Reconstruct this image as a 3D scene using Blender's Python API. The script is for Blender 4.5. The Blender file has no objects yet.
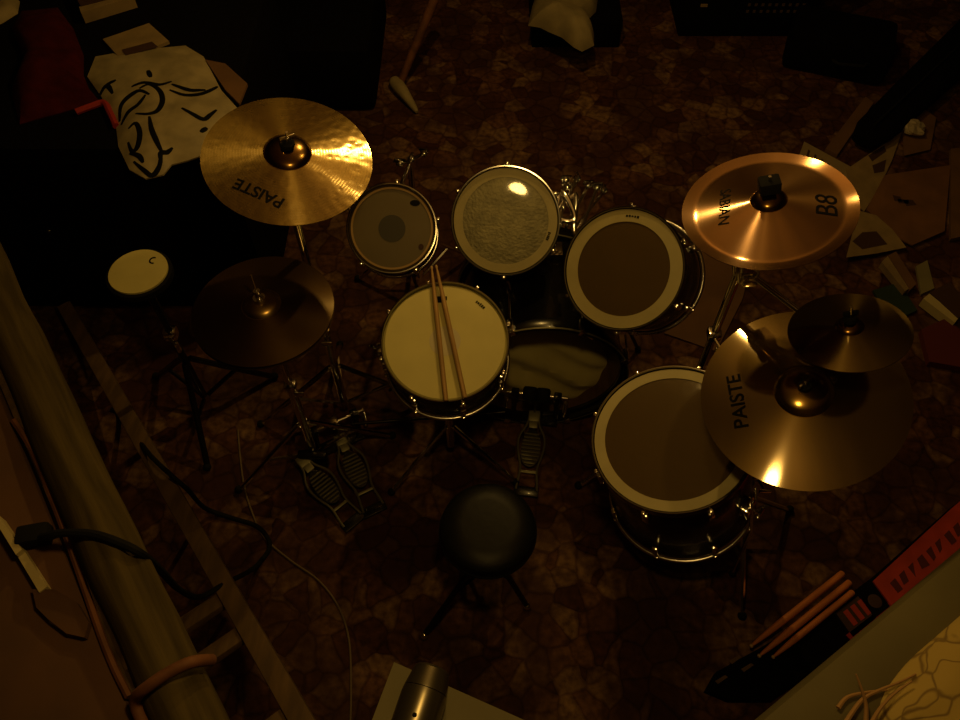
import bpy, bmesh, math, random
from mathutils import Vector as V, Matrix as M, noise
random.seed(7)
S = bpy.context.scene
COL = S.collection
PI = math.pi

# ------------------------------------------------------------------ camera
CAM_H, PITCH, FPX = 2.5, math.radians(35), 800.0
FW = V((0, math.sin(PITCH), -math.cos(PITCH)))
DN = V((0, -math.cos(PITCH), -math.sin(PITCH)))
cd = bpy.data.cameras.new('camera'); cd.sensor_width = 36; cd.lens = 36 * FPX / 960; cd.clip_start = .02
cam = bpy.data.objects.new('camera', cd); COL.objects.link(cam)
cam.location = (0, 0, CAM_H); cam.rotation_euler = (PITCH, 0, 0); S.camera = cam

def at(x, y, z=0.0):
    """world point of height z seen at photo position x, y"""
    r = FW + V((1, 0, 0)) * ((x - 480) / FPX) + DN * ((y - 360) / FPX)
    return V((0, 0, CAM_H)) + r * ((z - CAM_H) / r.z)

# ------------------------------------------------------------------ materials
def nodes(name):
    m = bpy.data.materials.new(name); m.use_nodes = True
    nt = m.node_tree; return m, nt, nt.nodes['Principled BSDF']

def mat(name, col, rough=.6, metal=0., noise_amt=0., scale=20., bump=0., col2=None, coat=0., stretch=None, bscale=None, spec=.5):
    m, nt, p = nodes(name)
    p.inputs['Base Color'].default_value = (*col, 1); p.inputs['Roughness'].default_value = rough
    p.inputs['Metallic'].default_value = metal; p.inputs['Coat Weight'].default_value = coat; p.inputs['Coat Roughness'].default_value = .05
    p.inputs['Specular IOR Level'].default_value = spec
    if noise_amt or bump:
        tc = nt.nodes.new('ShaderNodeTexCoord'); mp = nt.nodes.new('ShaderNodeMapping')
        nt.links.new(tc.outputs['Object'], mp.inputs['Vector'])
        if stretch: mp.inputs['Scale'].default_value = stretch
        n = nt.nodes.new('ShaderNodeTexNoise'); n.inputs['Scale'].default_value = scale; n.inputs['Detail'].default_value = 5
        nt.links.new(mp.outputs[0], n.inputs['Vector'])
        if noise_amt:
            r = nt.nodes.new('ShaderNodeValToRGB')
            c2 = col2 or tuple(c * (1 - noise_amt) for c in col)
            r.color_ramp.elements[0].color = (*c2, 1); r.color_ramp.elements[1].color = (*col, 1)
            r.color_ramp.elements[0].position = .35; r.color_ramp.elements[1].position = .65
            nt.links.new(n.outputs['Fac'], r.inputs[0]); nt.links.new(r.outputs[0], p.inputs['Base Color'])
        if bump:
            n2 = n
            if bscale:
                n2 = nt.nodes.new('ShaderNodeTexNoise'); n2.inputs['Scale'].default_value = bscale; n2.inputs['Detail'].default_value = 3
                nt.links.new(mp.outputs[0], n2.inputs['Vector'])
            b = nt.nodes.new('ShaderNodeBump'); b.inputs['Strength'].default_value = bump; b.inputs['Distance'].default_value = .004
            nt.links.new(n2.outputs['Fac'], b.inputs['Height']); nt.links.new(b.outputs[0], p.inputs['Normal'])
    return m

def cymbal_mat(name, col, rough, aniso, hammer, sharp, share=.3, lac=(.9, .74, .42), groove=0., freq=900.):
    """lathed bronze: a soft sheen and a sharp streak, both stretched across the lathe rings"""
    m = bpy.data.materials.new(name); m.use_nodes = True
    nt = m.node_tree; N = nt.nodes; L = nt.links; p = N['Principled BSDF']; out = N['Material Output']
    q = N.new('ShaderNodeBsdfPrincipled')
    t = N.new('ShaderNodeTangent'); t.direction_type = 'RADIAL'; t.axis = 'Z'
    tc = N.new('ShaderNodeTexCoord')
    ns = N.new('ShaderNodeTexNoise'); ns.inputs['Scale'].default_value = 9; ns.inputs['Detail'].default_value = 6
    L.new(tc.outputs['Object'], ns.inputs['Vector'])
    r = N.new('ShaderNodeValToRGB'); r.color_ramp.elements[0].position = .3; r.color_ramp.elements[1].position = .7
    r.color_ramp.elements[0].color = (*[c * .7 for c in col], 1); r.color_ramp.elements[1].color = (*col, 1)
    L.new(ns.outputs['Fac'], r.inputs[0])
    last = None
    if hammer:
        v = N.new('ShaderNodeTexVoronoi'); v.inputs['Scale'].default_value = 55; v.feature = 'SMOOTH_F1'
        L.new(tc.outputs['Object'], v.inputs['Vector'])
        last = N.new('ShaderNodeBump'); last.inputs['Strength'].default_value = hammer; last.inputs['Distance'].default_value = .002
        L.new(v.outputs['Distance'], last.inputs['Height'])
    gb = None
    if groove:                       # lathe rings: a fine ripple along the radius
        mul = N.new('ShaderNodeVectorMath'); mul.operation = 'MULTIPLY'; mul.inputs[1].default_value = (1, 1, 0)
        ln = N.new('ShaderNodeVectorMath'); ln.operation = 'LENGTH'
        L.new(tc.outputs['Object'], mul.inputs[0]); L.new(mul.outputs[0], ln.inputs[0])
        sm = N.new('ShaderNodeMath'); sm.operation = 'MULTIPLY'; sm.inputs[1].default_value = freq; L.new(ln.outputs['Value'], sm.inputs[0])
        si = N.new('ShaderNodeMath'); si.operation = 'SINE'; L.new(sm.outputs[0], si.inputs[0])
        gb = N.new('ShaderNodeBump'); gb.inputs['Strength'].default_value = 1; gb.inputs['Distance'].default_value = groove / freq
        L.new(si.outputs[0], gb.inputs['Height'])
        if last: L.new(last.outputs[0], gb.inputs['Normal'])
    for b, ro in ((p, rough), (q, sharp)):
        b.inputs['Metallic'].default_value = 1; b.inputs['Roughness'].default_value = ro
        b.inputs['Anisotropic'].default_value = aniso; b.inputs['Anisotropic Rotation'].default_value = .25
        L.new(t.outputs[0], b.inputs['Tangent'])
        if b is p: L.new(r.outputs[0], b.inputs['Base Color'])
        else: b.inputs['Base Color'].default_value = (*lac, 1)
        if gb and b is q: L.new(gb.outputs[0], b.inputs['Normal'])
        elif last: L.new(last.outputs[0], b.inputs['Normal'])
    mx = N.new('ShaderNodeMixShader'); mx.inputs[0].default_value = share
    L.new(p.outputs[0], mx.inputs[1]); L.new(q.outputs[0], mx.inputs[2]); L.new(mx.outputs[0], out.inputs['Surface'])
    return m

def clear_mat(name, tint, opacity, milk, rough=.12, bump=.0):
    """thin clear drum film: see-through, glossy, a little milky"""
    m = bpy.data.materials.new(name); m.use_nodes = True
    nt = m.node_tree; N = nt.nodes; L = nt.links; N.remove(N['Principled BSDF'])
    out = N['Material Output']
    tr = N.new('ShaderNodeBsdfTransparent'); tr.inputs[0].default_value = (*tint, 1)
    df = N.new('ShaderNodeBsdfDiffuse'); df.inputs[0].default_value = (*milk, 1)
    gl = N.new('ShaderNodeBsdfGlossy'); gl.inputs['Roughness'].default_value = rough; gl.inputs['Color'].default_value = (.8, .8, .8, 1)
    lw = N.new('ShaderNodeLayerWeight'); pw = N.new('ShaderNodeMath'); pw.operation = 'POWER'; pw.inputs[1].default_value = 5
    lw.inputs[0].default_value = .5; L.new(lw.outputs['Facing'], pw.inputs[0])
    fr = N.new('ShaderNodeMath'); fr.operation = 'MULTIPLY_ADD'; fr.inputs[1].default_value = .7; fr.inputs[2].default_value = .04; L.new(pw.outputs[0], fr.inputs[0])
    a = N.new('ShaderNodeMixShader'); a.inputs[0].default_value = opacity
    L.new(tr.outputs[0], a.inputs[1]); L.new(df.outputs[0], a.inputs[2])
    b = N.new('ShaderNodeMixShader'); L.new(fr.outputs[0], b.inputs[0]); L.new(a.outputs[0], b.inputs[1]); L.new(gl.outputs[0], b.inputs[2])
    L.new(b.outputs[0], out.inputs['Surface'])
    if bump:
        tc = N.new('ShaderNodeTexCoord'); n = N.new('ShaderNodeTexNoise'); n.inputs['Scale'].default_value = 40
        L.new(tc.outputs['Object'], n.inputs['Vector'])
        bp = N.new('ShaderNodeBump'); bp.inputs['Strength'].default_value = bump; bp.inputs['Distance'].default_value = .004
        L.new(n.outputs['Fac'], bp.inputs['Height']); L.new(bp.outputs[0], gl.inputs['Normal'])
    return m

def floor_mat():
    m, nt, p = nodes('stone patterned linoleum'); N = nt.nodes; L = nt.links
    tc = N.new('ShaderNodeTexCoord')
    ws = N.new('ShaderNodeTexNoise'); ws.inputs['Scale'].default_value = 7; L.new(tc.outputs['Object'], ws.inputs['Vector'])
    sc = N.new('ShaderNodeVectorMath'); sc.operation = 'SCALE'; sc.inputs['Scale'].default_value = .07; L.new(ws.outputs['Color'], sc.inputs[0])
    ad = N.new('ShaderNodeVectorMath'); ad.operation = 'ADD'; L.new(tc.outputs['Object'], ad.inputs[0]); L.new(sc.outputs[0], ad.inputs[1])
    ve = N.new('ShaderNodeTexVoronoi'); ve.feature = 'DISTANCE_TO_EDGE'; ve.inputs['Scale'].default_value = 12.5; L.new(ad.outputs[0], ve.inputs['Vector'])
    vc = N.new('ShaderNodeTexVoronoi'); vc.feature = 'F1'; vc.inputs['Scale'].default_value = 12.5; L.new(ad.outputs[0], vc.inputs['Vector'])
    sep = N.new('ShaderNodeSeparateColor'); L.new(vc.outputs['Color'], sep.inputs[0])
    cr = N.new('ShaderNodeValToRGB'); e = cr.color_ramp.elements
    e[0].position = 0; e[0].color = (.055, .017, .008, 1); e[1].position = 1; e[1].color = (.23, .13, .055, 1)
    for pos, c in ((.3, (.11, .045, .02, 1)), (.6, (.16, .075, .035, 1)), (.8, (.20, .115, .055, 1))):
        q = e.new(pos); q.color = c
    L.new(sep.outputs[0], cr.inputs[0])
    nz = N.new('ShaderNodeTexNoise'); nz.inputs['Scale'].default_value = 38; nz.inputs['Detail'].default_value = 6; L.new(tc.outputs['Object'], nz.inputs['Vector'])
    nr = N.new('ShaderNodeValToRGB'); nr.color_ramp.elements[0].position = .33; nr.color_ramp.elements[1].position = .68
    nr.color_ramp.elements[0].color = (.35, .3, .28, 1); nr.color_ramp.elements[1].color = (1, 1, 1, 1); L.new(nz.outputs['Fac'], nr.inputs[0])
    m1 = N.new('ShaderNodeMix'); m1.data_type = 'RGBA'; m1.blend_type = 'MULTIPLY'; m1.inputs['Factor'].default_value = 1
    L.new(cr.outputs[0], m1.inputs['A']); L.new(nr.outputs[0], m1.inputs['B'])
    # red-brown worn blotches
    nb = N.new('ShaderNodeTexNoise'); nb.inputs['Scale'].default_value = 4.5; nb.inputs['Detail'].default_value = 4; L.new(tc.outputs['Object'], nb.inputs['Vector'])
    br = N.new('ShaderNodeValToRGB'); br.color_ramp.elements[0].position = .42; br.color_ramp.elements[1].position = .6
    L.new(nb.outputs['Fac'], br.inputs[0])
    m2 = N.new('ShaderNodeMix'); m2.data_type = 'RGBA'; L.new(br.outputs[0], m2.inputs['Factor'])
    m2.inputs['A'].default_value = (.035, .012, .007, 1); L.new(m1.outputs['Result'], m2.inputs['B'])
    m2b = N.new('ShaderNodeMix'); m2b.data_type = 'RGBA'; m2b.inputs['Factor'].default_value = .8
    L.new(m1.outputs['Result'], m2b.inputs['A']); L.new(m2.outputs['Result'], m2b.inputs['B'])
    er = N.new('ShaderNodeValToRGB'); er.color_ramp.elements[0].position = .02; er.color_ramp.elements[1].position = .09
    er.color_ramp.elements[0].color = (.62, .55, .55, 1); er.color_ramp.elements[1].color = (1, 1, 1, 1); L.new(ve.outputs['Distance'], er.inputs[0])
    m3 = N.new('ShaderNodeMix'); m3.data_type = 'RGBA'; m3.blend_type = 'MULTIPLY'; m3.inputs['Factor'].default_value = 1
    L.new(m2b.outputs['Result'], m3.inputs['A']); L.new(er.outputs[0], m3.inputs['B'])
    L.new(m3.outputs['Result'], p.inputs['Base Color'])
    p.inputs['Roughness'].default_value = .75; p.inputs['Specular IOR Level'].default_value = .15
    return m

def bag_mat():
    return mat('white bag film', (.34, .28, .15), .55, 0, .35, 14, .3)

def leaf_mat():
    m, nt, p = nodes('yellow leaf cloth'); N = nt.nodes; L = nt.links
    tc = N.new('ShaderNodeTexCoord'); mp = N.new('ShaderNodeMapping'); mp.inputs['Scale'].default_value = (4, 12, 8); mp.inputs['Rotation'].default_value = (0, 0, .5)
    dn = N.new('ShaderNodeTexNoise'); dn.inputs['Scale'].default_value = 9; L.new(tc.outputs['Object'], dn.inputs['Vector'])
    ds = N.new('ShaderNodeVectorMath'); ds.operation = 'SCALE'; ds.inputs['Scale'].default_value = .12; L.new(dn.outputs['Color'], ds.inputs[0])
    da = N.new('ShaderNodeVectorMath'); da.operation = 'ADD'; L.new(tc.outputs['Object'], da.inputs[0]); L.new(ds.outputs[0], da.inputs[1])
    L.new(da.outputs[0], mp.inputs['Vector'])
    v = N.new('ShaderNodeTexVoronoi'); v.feature = 'DISTANCE_TO_EDGE'; v.inputs['Scale'].default_value = 2.2; L.new(mp.outputs[0], v.inputs['Vector'])
    r = N.new('ShaderNodeValToRGB'); r.color_ramp.elements[0].position = .01; r.color_ramp.elements[1].position = .06
    r.color_ramp.elements[0].color = (.20, .13, .035, 1); r.color_ramp.elements[1].color = (.42, .30, .075, 1)
    L.new(v.outputs['Distance'], r.inputs[0]); L.new(r.outputs[0], p.inputs['Base Color']); p.inputs['Roughness'].default_value = .9
    return m

K = dict(
    floor=floor_mat(),
    wall=mat('dark plank wall', (.055, .03, .015), .85, 0, .5, 6, .3, stretch=(1, 1, .15)),
    ceiling=mat('ceiling boards', (.17, .115, .06), .8, 0, .3, 5, 0, stretch=(1, .1, 1)),
    chrome=mat('dark chrome', (.88, .86, .84), .12, 1),
    hoop=mat('dark chrome hoop', (.30, .29, .27), .13, 1),
    satin=mat('satin chrome', (.85, .83, .80), .25, 1),
    dull=mat('dull grey metal', (.16, .15, .09), .45, .6),
    black=mat('black lacquer', (.004, .0035, .003), .25, 0, coat=.2),
    blackmatte=mat('black fabric', (.0035, .003, .003), .9, 0, .3, 60, .2, spec=.05),
    rubber=mat('black rubber', (.008, .008, .008), .8, spec=.1),
    coated=mat('coated white drum head', (.62, .55, .20), .65, 0, .10, 9, .08),
    grey_head=mat('worn grey coated head', (.25, .225, .11), .50, .55, .35, 30, .45, bscale=110, spec=1, coat=1),
    dothead=mat('dull tan drum head', (.115, .082, .026), .55, 0, .12, 8),
    dot=mat('black-brown dot film', (.030, .024, .012), .6),
    ring=mat('cream muffling ring', (.42, .36, .16), .55, 0, .12, 12),
    amber=clear_mat('smoky clear drum head', (.75, .68, .5), .6, (.125, .082, .030), .14, .10),
    clear=clear_mat('clear bass drum head', (.97, .95, .9), .04, (.10, .08, .05), .12),
    inner=mat('bare wood inside drum', (.15, .08, .035), .7, 0, .4, 8, .1, stretch=(1, 1, 6)),
    ink=mat('black ink', (.004, .004, .004), .7, spec=.1),
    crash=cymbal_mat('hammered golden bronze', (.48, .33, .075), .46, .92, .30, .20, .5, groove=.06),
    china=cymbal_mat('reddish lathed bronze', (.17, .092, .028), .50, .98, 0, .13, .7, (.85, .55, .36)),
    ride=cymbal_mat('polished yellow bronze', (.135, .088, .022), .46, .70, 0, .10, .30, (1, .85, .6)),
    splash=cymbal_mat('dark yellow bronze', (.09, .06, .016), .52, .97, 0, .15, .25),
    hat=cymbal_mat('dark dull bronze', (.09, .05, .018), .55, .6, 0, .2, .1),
    bell=mat('polished bell bronze', (.42, .29, .085), .17, 1),
    darkbell=mat('dark bell bronze', (.20, .115, .035), .20, 1),
    hatbell=mat('brassy hi-hat bell', (.40, .27, .10), .30, 1),
    stick=mat('drumstick wood', (.46, .27, .085), .5, 0, .3, 12, 0, stretch=(8, 8, 1)),
    redstick=mat('reddish drumstick wood', (.60, .20, .06), .5, 0, .3, 12, 0, stretch=(8, 8, 1)),
    paletip=mat('pale stick tip wood', (.44, .28, .12), .55),
    pillow=mat('olive pillow cotton', (.80, .76, .38), .9, 0, .15, 9, .2),
    seat=mat('worn black vinyl', (.005, .005, .0035), .42, 0, .3, 30, .15, spec=.17),
    log=mat('weathered timber', (.085, .062, .020), .85, 0, .55, 5, .5, stretch=(.6, 9, 9), spec=.1),
    rail=mat('raw ladder wood', (.13, .075, .025), .8, 0, .4, 7, .2, stretch=(6, .7, 6)),
    brown=mat('brown fibre board', (.085, .036, .010), .85, 0, .35, 6, .25),
    beam=mat('smooth khaki beam wood', (.14, .115, .045), .75, 0, .2, 5, .1),
    red=mat('red cotton', (.05, .004, .003), .95, 0, .35, 22, .3, spec=.1),
    brightred=mat('bright red piping', (.26, .012, .006), .8),
    redcase=mat('red nylon', (.42, .035, .014), .75, 0, .25, 18, .2),
    paper=mat('yellowed paper', (.25, .175, .075), .85, 0, .25, 14),
    white_paper=mat('pale print paper', (.27, .20, .10), .85, 0, .2, 10),
    kraft=mat('brown kraft cover', (.17, .075, .025), .8, 0, .3, 8),
    maroon=mat('maroon book cloth', (.075, .006, .008), .8),
    green=mat('dark green folder', (.010, .028, .012), .7),
    darkprint=mat('dark brown print', (.04, .015, .006), .8),
    card=mat('old cardboard', (.14, .068, .024), .85, 0, .3, 6),
    cloth=mat('off-white cloth', (.30, .24, .12), .9, 0, .3, 10, .4),
    bag=bag_mat(), leaf=leaf_mat(),
    plastic=mat('yellowed white plastic', (.42, .35, .17), .45),
    rust=mat('rusty brown pipe', (.17, .06, .018), .75, 0, .5, 18, .4),
    steel=mat('dark brushed steel', (.24, .21, .14), .30, .9),
    straw=mat('dry straw', (.36, .20, .07), .85),
    pale_board=mat('pale painted board', (.19, .165, .08), .8, 0, .15, 6),
    foil=mat('crumpled cellophane', (.5, .42, .3), .25, .3, 0, 20, .4),
    grille=mat('brown speaker grille', (.06, .035, .014), .8),
    thin=mat('pale grey wire', (.13, .09, .045), .7),
)

# ------------------------------------------------------------------ mesh building
def frame(n, up=(0, 1, 0)):
    """rotation whose Z is n and whose Y leans to up"""
    z = V(n).normalized(); x = V(up).cross(z)
    if x.length < 1e-5: x = V((1, 0, 0)).cross(z)
    x.normalize(); y = z.cross(x)
    return M((x, y, z)).transposed()

class MB:
    def __init__(s): s.bm = bmesh.new()
    def box(s, c, size, rot=None, bevel=0.):
        g = bmesh.ops.create_cube(s.bm, size=1)['verts']
        bmesh.ops.scale(s.bm, verts=g, vec=size)
        if bevel:
            ed = {e for v in g for e in v.link_edges}
            r = bmesh.ops.bevel(s.bm, geom=list(ed), offset=bevel, segments=2, affect='EDGES', profile=.6)
            g = list({v for f in r['faces'] for v in f.verts} | {v for v in g if v.is_valid})
        if rot is not None: bmesh.ops.rotate(s.bm, verts=g, cent=(0, 0, 0), matrix=rot)
        bmesh.ops.translate(s.bm, verts=g, vec=c); return s
    def tube(s, pts, r, seg=10, cap=True):
        pts = [V(p) for p in pts]; n = len(pts)
        rs = r if isinstance(r, (list, tuple)) else [r] * n
        rings = []; u = None
        for i, p in enumerate(pts):
            d = (pts[min(i + 1, n - 1)] - pts[max(i - 1, 0)]).normalized()
            if u is None: u = d.orthogonal().normalized()
            u = (u - d * u.dot(d)); u = u.normalized() if u.length > 1e-6 else d.orthogonal().normalized()
            w = d.cross(u)
            rings.append([s.bm.verts.new(p + (u * math.cos(a) + w * math.sin(a)) * rs[i]) for a in [2 * PI * k / seg for k in range(seg)]])
        for a, b in zip(rings, rings[1:]):
            for k in range(seg): s.bm.faces.new((a[k], a[(k + 1) % seg], b[(k + 1) % seg], b[k]))
        if cap:
            s.bm.faces.new(rings[0][::-1]); s.bm.faces.new(rings[-1])
        return s
    def lathe(s, prof, seg=64, closed=False, c=(0, 0, 0), rot=None):
        c = V(c); R = rot or M.Identity(3); rings = []
        for r, z in prof:
            if r < 1e-6: rings.append([s.bm.verts.new(c + R @ V((0, 0, z)))])
            else: rings.append([s.bm.verts.new(c + R @ V((r * math.cos(2 * PI * k / seg), r * math.sin(2 * PI * k / seg), z))) for k in range(seg)])
        pr = list(zip(rings, rings[1:])) + ([(rings[-1], rings[0])] if closed else [])
        for a, b in pr:
            for k in range(seg):
                q = [a[k % len(a)], a[(k + 1) % len(a)], b[(k + 1) % len(b)], b[k % len(b)]]
                u = []
                for v in q:
                    if v not in u: u.append(v)
                if len(u) > 2:
                    try: s.bm.faces.new(u)
                    except ValueError: pass
        return s
    def ball(s, c, r, sc=(1, 1, 1), seg=16):
        g = bmesh.ops.create_uvsphere(s.bm, u_segments=seg, v_segments=max(8, seg // 2), radius=r)['verts']
        bmesh.ops.scale(s.bm, verts=g, vec=sc); bmesh.ops.translate(s.bm, verts=g, vec=c); return s
    def prism(s, poly, z0, z1):
        """slab with outline poly (x, y); z0 bottom, z1 top"""
        a = [s.bm.verts.new((p[0], p[1], z0)) for p in poly]; b = [s.bm.verts.new((p[0], p[1], z1)) for p in poly]
        s.bm.faces.new(a[::-1]); s.bm.faces.new(b); n = len(poly)
        for k in range(n): s.bm.faces.new((a[k], a[(k + 1) % n], b[(k + 1) % n], b[k]))
        return s
    def done(s, name, m, parent=None, smooth=True, label=None, loc=None):
        bmesh.ops.recalc_face_normals(s.bm, faces=s.bm.faces)
        me = bpy.data.meshes.new(name); s.bm.to_mesh(me); s.bm.free()
        if smooth:
            for f in me.polygons: f.use_smooth = True
            try: me.set_sharp_from_angle(angle=math.radians(38))
            except Exception: pass
        me.materials.append(m)
        o = bpy.data.objects.new(name, me); COL.objects.link(o)
        if parent: o.parent = parent
        if label: o['label'] = label
        if loc is not None: o.location = loc
        return o

def tag(o, label, cat, group=None):
    o['label'] = label; o['category'] = cat
    if group: o['group'] = group
    return o
def thing(name, label, cat, loc=(0, 0, 0), rot=None, group=None):
    o = bpy.data.objects.new(name, None); COL.objects.link(o); o.empty_display_size = .05
    mt = (rot or M.Identity(3)).to_4x4(); mt.translation = V(loc); o.matrix_world = mt
    return tag(o, label, cat, group)
def struct(o): o['kind'] = 'structure'; return o
def copy_tree(o, parent=None):
    c = o.copy(); COL.objects.link(c)
    if parent: c.parent = parent
    for ch in list(o.children): copy_tree(ch, c)
    return c
def smooth_path(pts, k=6):
    pts = [V(p) for p in pts]; out = []
    for i in range(len(pts) - 1):
        a, b, c, d = pts[max(i - 1, 0)], pts[i], pts[i + 1], pts[min(i + 2, len(pts) - 1)]
        for j in range(k):
            t = j / k
            out.append(.5 * ((2 * b) + (c - a) * t + (2 * a - 5 * b + 4 * c - d) * t * t + (3 * b - a - 3 * c + d) * t ** 3))
    return out + [pts[-1]]

def text_part(body, size, height_fn, centre, ang, parent, bold=0., name='lettering', sx=1.):
    """flat printed lettering laid on a surface z = height_fn(x, y); letter tops point along ang + 90 degrees"""
    cu = bpy.data.curves.new('text', 'FONT'); cu.body = body; cu.size = size; cu.align_x = 'CENTER'; cu.align_y = 'CENTER'; cu.offset = bold
    to = bpy.data.objects.new('text', cu); COL.objects.link(to)
    dg = bpy.context.evaluated_depsgraph_get(); me = bpy.data.meshes.new_from_object(to.evaluated_get(dg))
    bpy.data.objects.remove(to); bpy.data.curves.remove(cu)
    tb = bmesh.new(); tb.from_mesh(me)
    bmesh.ops.triangulate(tb, faces=tb.faces); bmesh.ops.subdivide_edges(tb, edges=tb.edges, cuts=3, use_grid_fill=True)
    tb.to_mesh(me); tb.free()
    me.name = name; ca, sa = math.cos(ang), math.sin(ang)
    for v in me.vertices:
        x, y = v.co.x * sx, v.co.y
        X = centre[0] + x * ca - y * sa; Y = centre[1] + x * sa + y * ca
        v.co = (X, Y, height_fn(X, Y) + .0008)
    me.materials.clear(); me.materials.append(K['ink'])
    o = bpy.data.objects.new(name, me); COL.objects.link(o); o.parent = parent
    return o

# ------------------------------------------------------------------ room
struct(MB().box((0, 2.1, -.05), (6.6, 5.9, .1)).done('floor', K['floor'], smooth=False))
struct(MB().box((0, 2.1, 2.85), (6.6, 5.9, .1)).done('ceiling', K['ceiling'], smooth=False))
struct(MB().box((0, 5.0, 1.4), (6.6, .1, 2.8)).done('wall_back', K['wall'], smooth=False))
struct(MB().box((0, -.80, 1.4), (6.6, .1, 2.8)).done('wall_front', K['wall'], smooth=False))
struct(MB().box((-3.25, 2.1, 1.4), (.1, 5.7, 2.8)).done('wall_left', K['wall'], smooth=False))
struct(MB().box((3.25, 2.1, 1.4), (.1, 5.7, 2.8)).done('wall_right', K['wall'], smooth=False))

# ------------------------------------------------------------------ drums
def drum(name, label, cat, head_c, n, D, dep, shell_m, head_m, ring_w=0., dot=0., lugs=6, lug0=0., legs=None, inner=True, hoop_m='hoop', steel=False, twist=0.):
    """head_c: centre of top head, n: axis, D: outside of the hoop, dep: depth"""
    n = V(n).normalized(); R = D / 2 - .0085
    rot = frame(n) @ M.Rotation(twist, 3, 'Z')
    t = thing(name, label, cat, V(head_c) - n * dep, rot)
    MB().lathe([(R, .012), (R, dep - .012), (R - .004, dep - .004), (R - .008, dep - .012), (R - .008, .012), (R - .004, .004)], 72, True).done('shell', shell_m, t)
    if inner:
        MB().lathe([(R - .0085, .014), (R - .0085, dep - .014), (R - .0105, dep - .014), (R - .0105, .014)], 72, True).done('shell_lining', K['inner'], t, label='bare wood lining of the shell')
    # heads: film with rounded collar
    MB().lathe([(0, dep + .0005), (R * .5, dep + .0004), (R - .014, dep), (R - .004, dep - .001), (R + .003, dep - .010), (R + .002, dep - .010), (R - .005, dep - .0022), (R - .014, dep - .0012), (0, dep - .0007)], 72).done('batter_head', head_m, t)
    MB().lathe([(0, 0), (R - .004, .001), (R + .003, .010), (R + .002, .010), (R - .005, .0022), (0, .0012)], 72).done('resonant_head', K['clear'], t)
    for z0, nm in ((dep, 'batter_hoop'), (0, 'bottom_hoop')):
        s = 1 if z0 else -1
        pr = [(R + .004, -.020), (R + .0075, -.022), (R + .0085, -.018), (R + .0065, -.012), (R + .0055, .004), (R + .0080, .007), (R + .0070, .009), (R + .004, .009), (R + .0025, .006), (R + .0035, -.008)]
        if s < 0: pr = [(R + .003, -.020), (R + .0075, -.022), (R + .0085, -.018), (R + .0060, -.012), (R + .0062, -.004), (R + .0105, .001), (R + .0125, .005), (R + .0110, .010), (R + .006, .011), (R + .0025, .008), (R + .003, -.008)]
        rt_ = .0032 if s > 0 else .0065           # rolled outer flange
        hb = MB().lathe([(r, z0 + s * z) for r, z in pr], 72, True)
        hb.lathe([(R + .0055 + (0 if s > 0 else .004) + rt_ * math.cos(q * PI / 5), z0 + s * .005 + rt_ * math.sin(q * PI / 5)) for q in range(10)], 72, True)
        hb.done(nm, K[hoop_m] if s > 0 else K['satin'], t)
    for k in range(lugs):
        a = lug0 + 2 * PI * k / lugs; ca, sa = math.cos(a), math.sin(a)
        rz = M.Rotation(a, 3, 'Z')
        hh = min(.055, dep * .25)
        for zc in ((dep - .055, .055) if dep > .15 else (dep / 2,)):
            MB().box(V((ca * (R + .008), sa * (R + .008), zc)), (.018, .018, hh), rz, .005).done('lug', K['chrome'], t)
        for z0, z1, hz in ((dep - .055, dep - .010, 1), (.055, .010, -1)):
            rr = MB().tube([(ca * (R + .0145), sa * (R + .0145), z0), (ca * (R + .0145), sa * (R + .0145), z1 + hz * .004)], .003, 8)
            rr.box((ca * (R + .0145), sa * (R + .0145), z1 + hz * .006), (.010, .010, .010), rz, .002)
            rr.done('tension_rod', K['chrome'], t)
    if ring_w:
        MB().lathe([(R - .0005, dep + .0012), (R - .0005, dep + .0022), (R - .0005 - ring_w, dep + .0024), (R - .0005 - ring_w, dep + .0014)], 72, True).done('muffling_ring', K['ring'], t, label='cream ring around the edge of the head')
    if dot:
        MB().lathe([(0, dep + .0016), (dot, dep + .0014), (dot, dep + .0006), (0, dep + .0008)], 48).done('centre_dot', K['dot'], t, label='round black centre dot on the head')
    return t, R

def smudge(parent, R, dep, ang, w, h, r=None, tall=.0028, name='logo', seedn=1):
    """tiny printed maker mark, too small to read: a short row of dark dashes"""
    rnd = random.Random(seedn); r = r or R * .86; b = MB()
    nx = 5
    for k in range(nx):
        t = (k - (nx - 1) / 2) * w / nx
        a = ang + t / r
        c = V((math.cos(a) * r, math.sin(a) * r, dep + tall))
        b.box(c, (h * rnd.uniform(.55, 1), w / nx * rnd.uniform(.55, .8), .0006), M.Rotation(a, 3, 'Z'))
    return b.done(name, K['ink'], parent, False)

# snare drum
sn_c = at(445, 341, .66)
snare, R = drum('snare_drum', 'white-headed snare drum with a black shell and a pair of drumsticks on it', 'drum', sn_c, (0, -.275, .96), .368, .160, K['black'], K['coated'], lugs=8, lug0=.28, inner=False)
smudge(snare, R, .160, math.radians(48), .034, .012, R * .86, .0012, seedn=3)
b = MB()
b.box((0, 0, 0), (.02, .02, .0006)); b.box((.014, .004, 0), (.010, .012, .0006)); b.box((-.016, .003, 0), (.008, .010, .0006))
o = b.done('crest', K['ink'], snare, False); o.location = (-.015, .128, .1616)
MB().lathe([(0, .1606), (.04, .1606), (.045, .1610), (0, .1613)], 40).done('worn_spot', mat('rubbed grey spot', (.52, .46, .28), .7), snare, label='rubbed greyish patch in the middle of the head')
b = MB().box((-R - .016, 0, .07), (.022, .030, .075), None, .005).tube([(-R - .025, 0, .09), (-R - .045, .0, .12)], .004, 8)
b.done('strainer', K['chrome'], snare)
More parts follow.
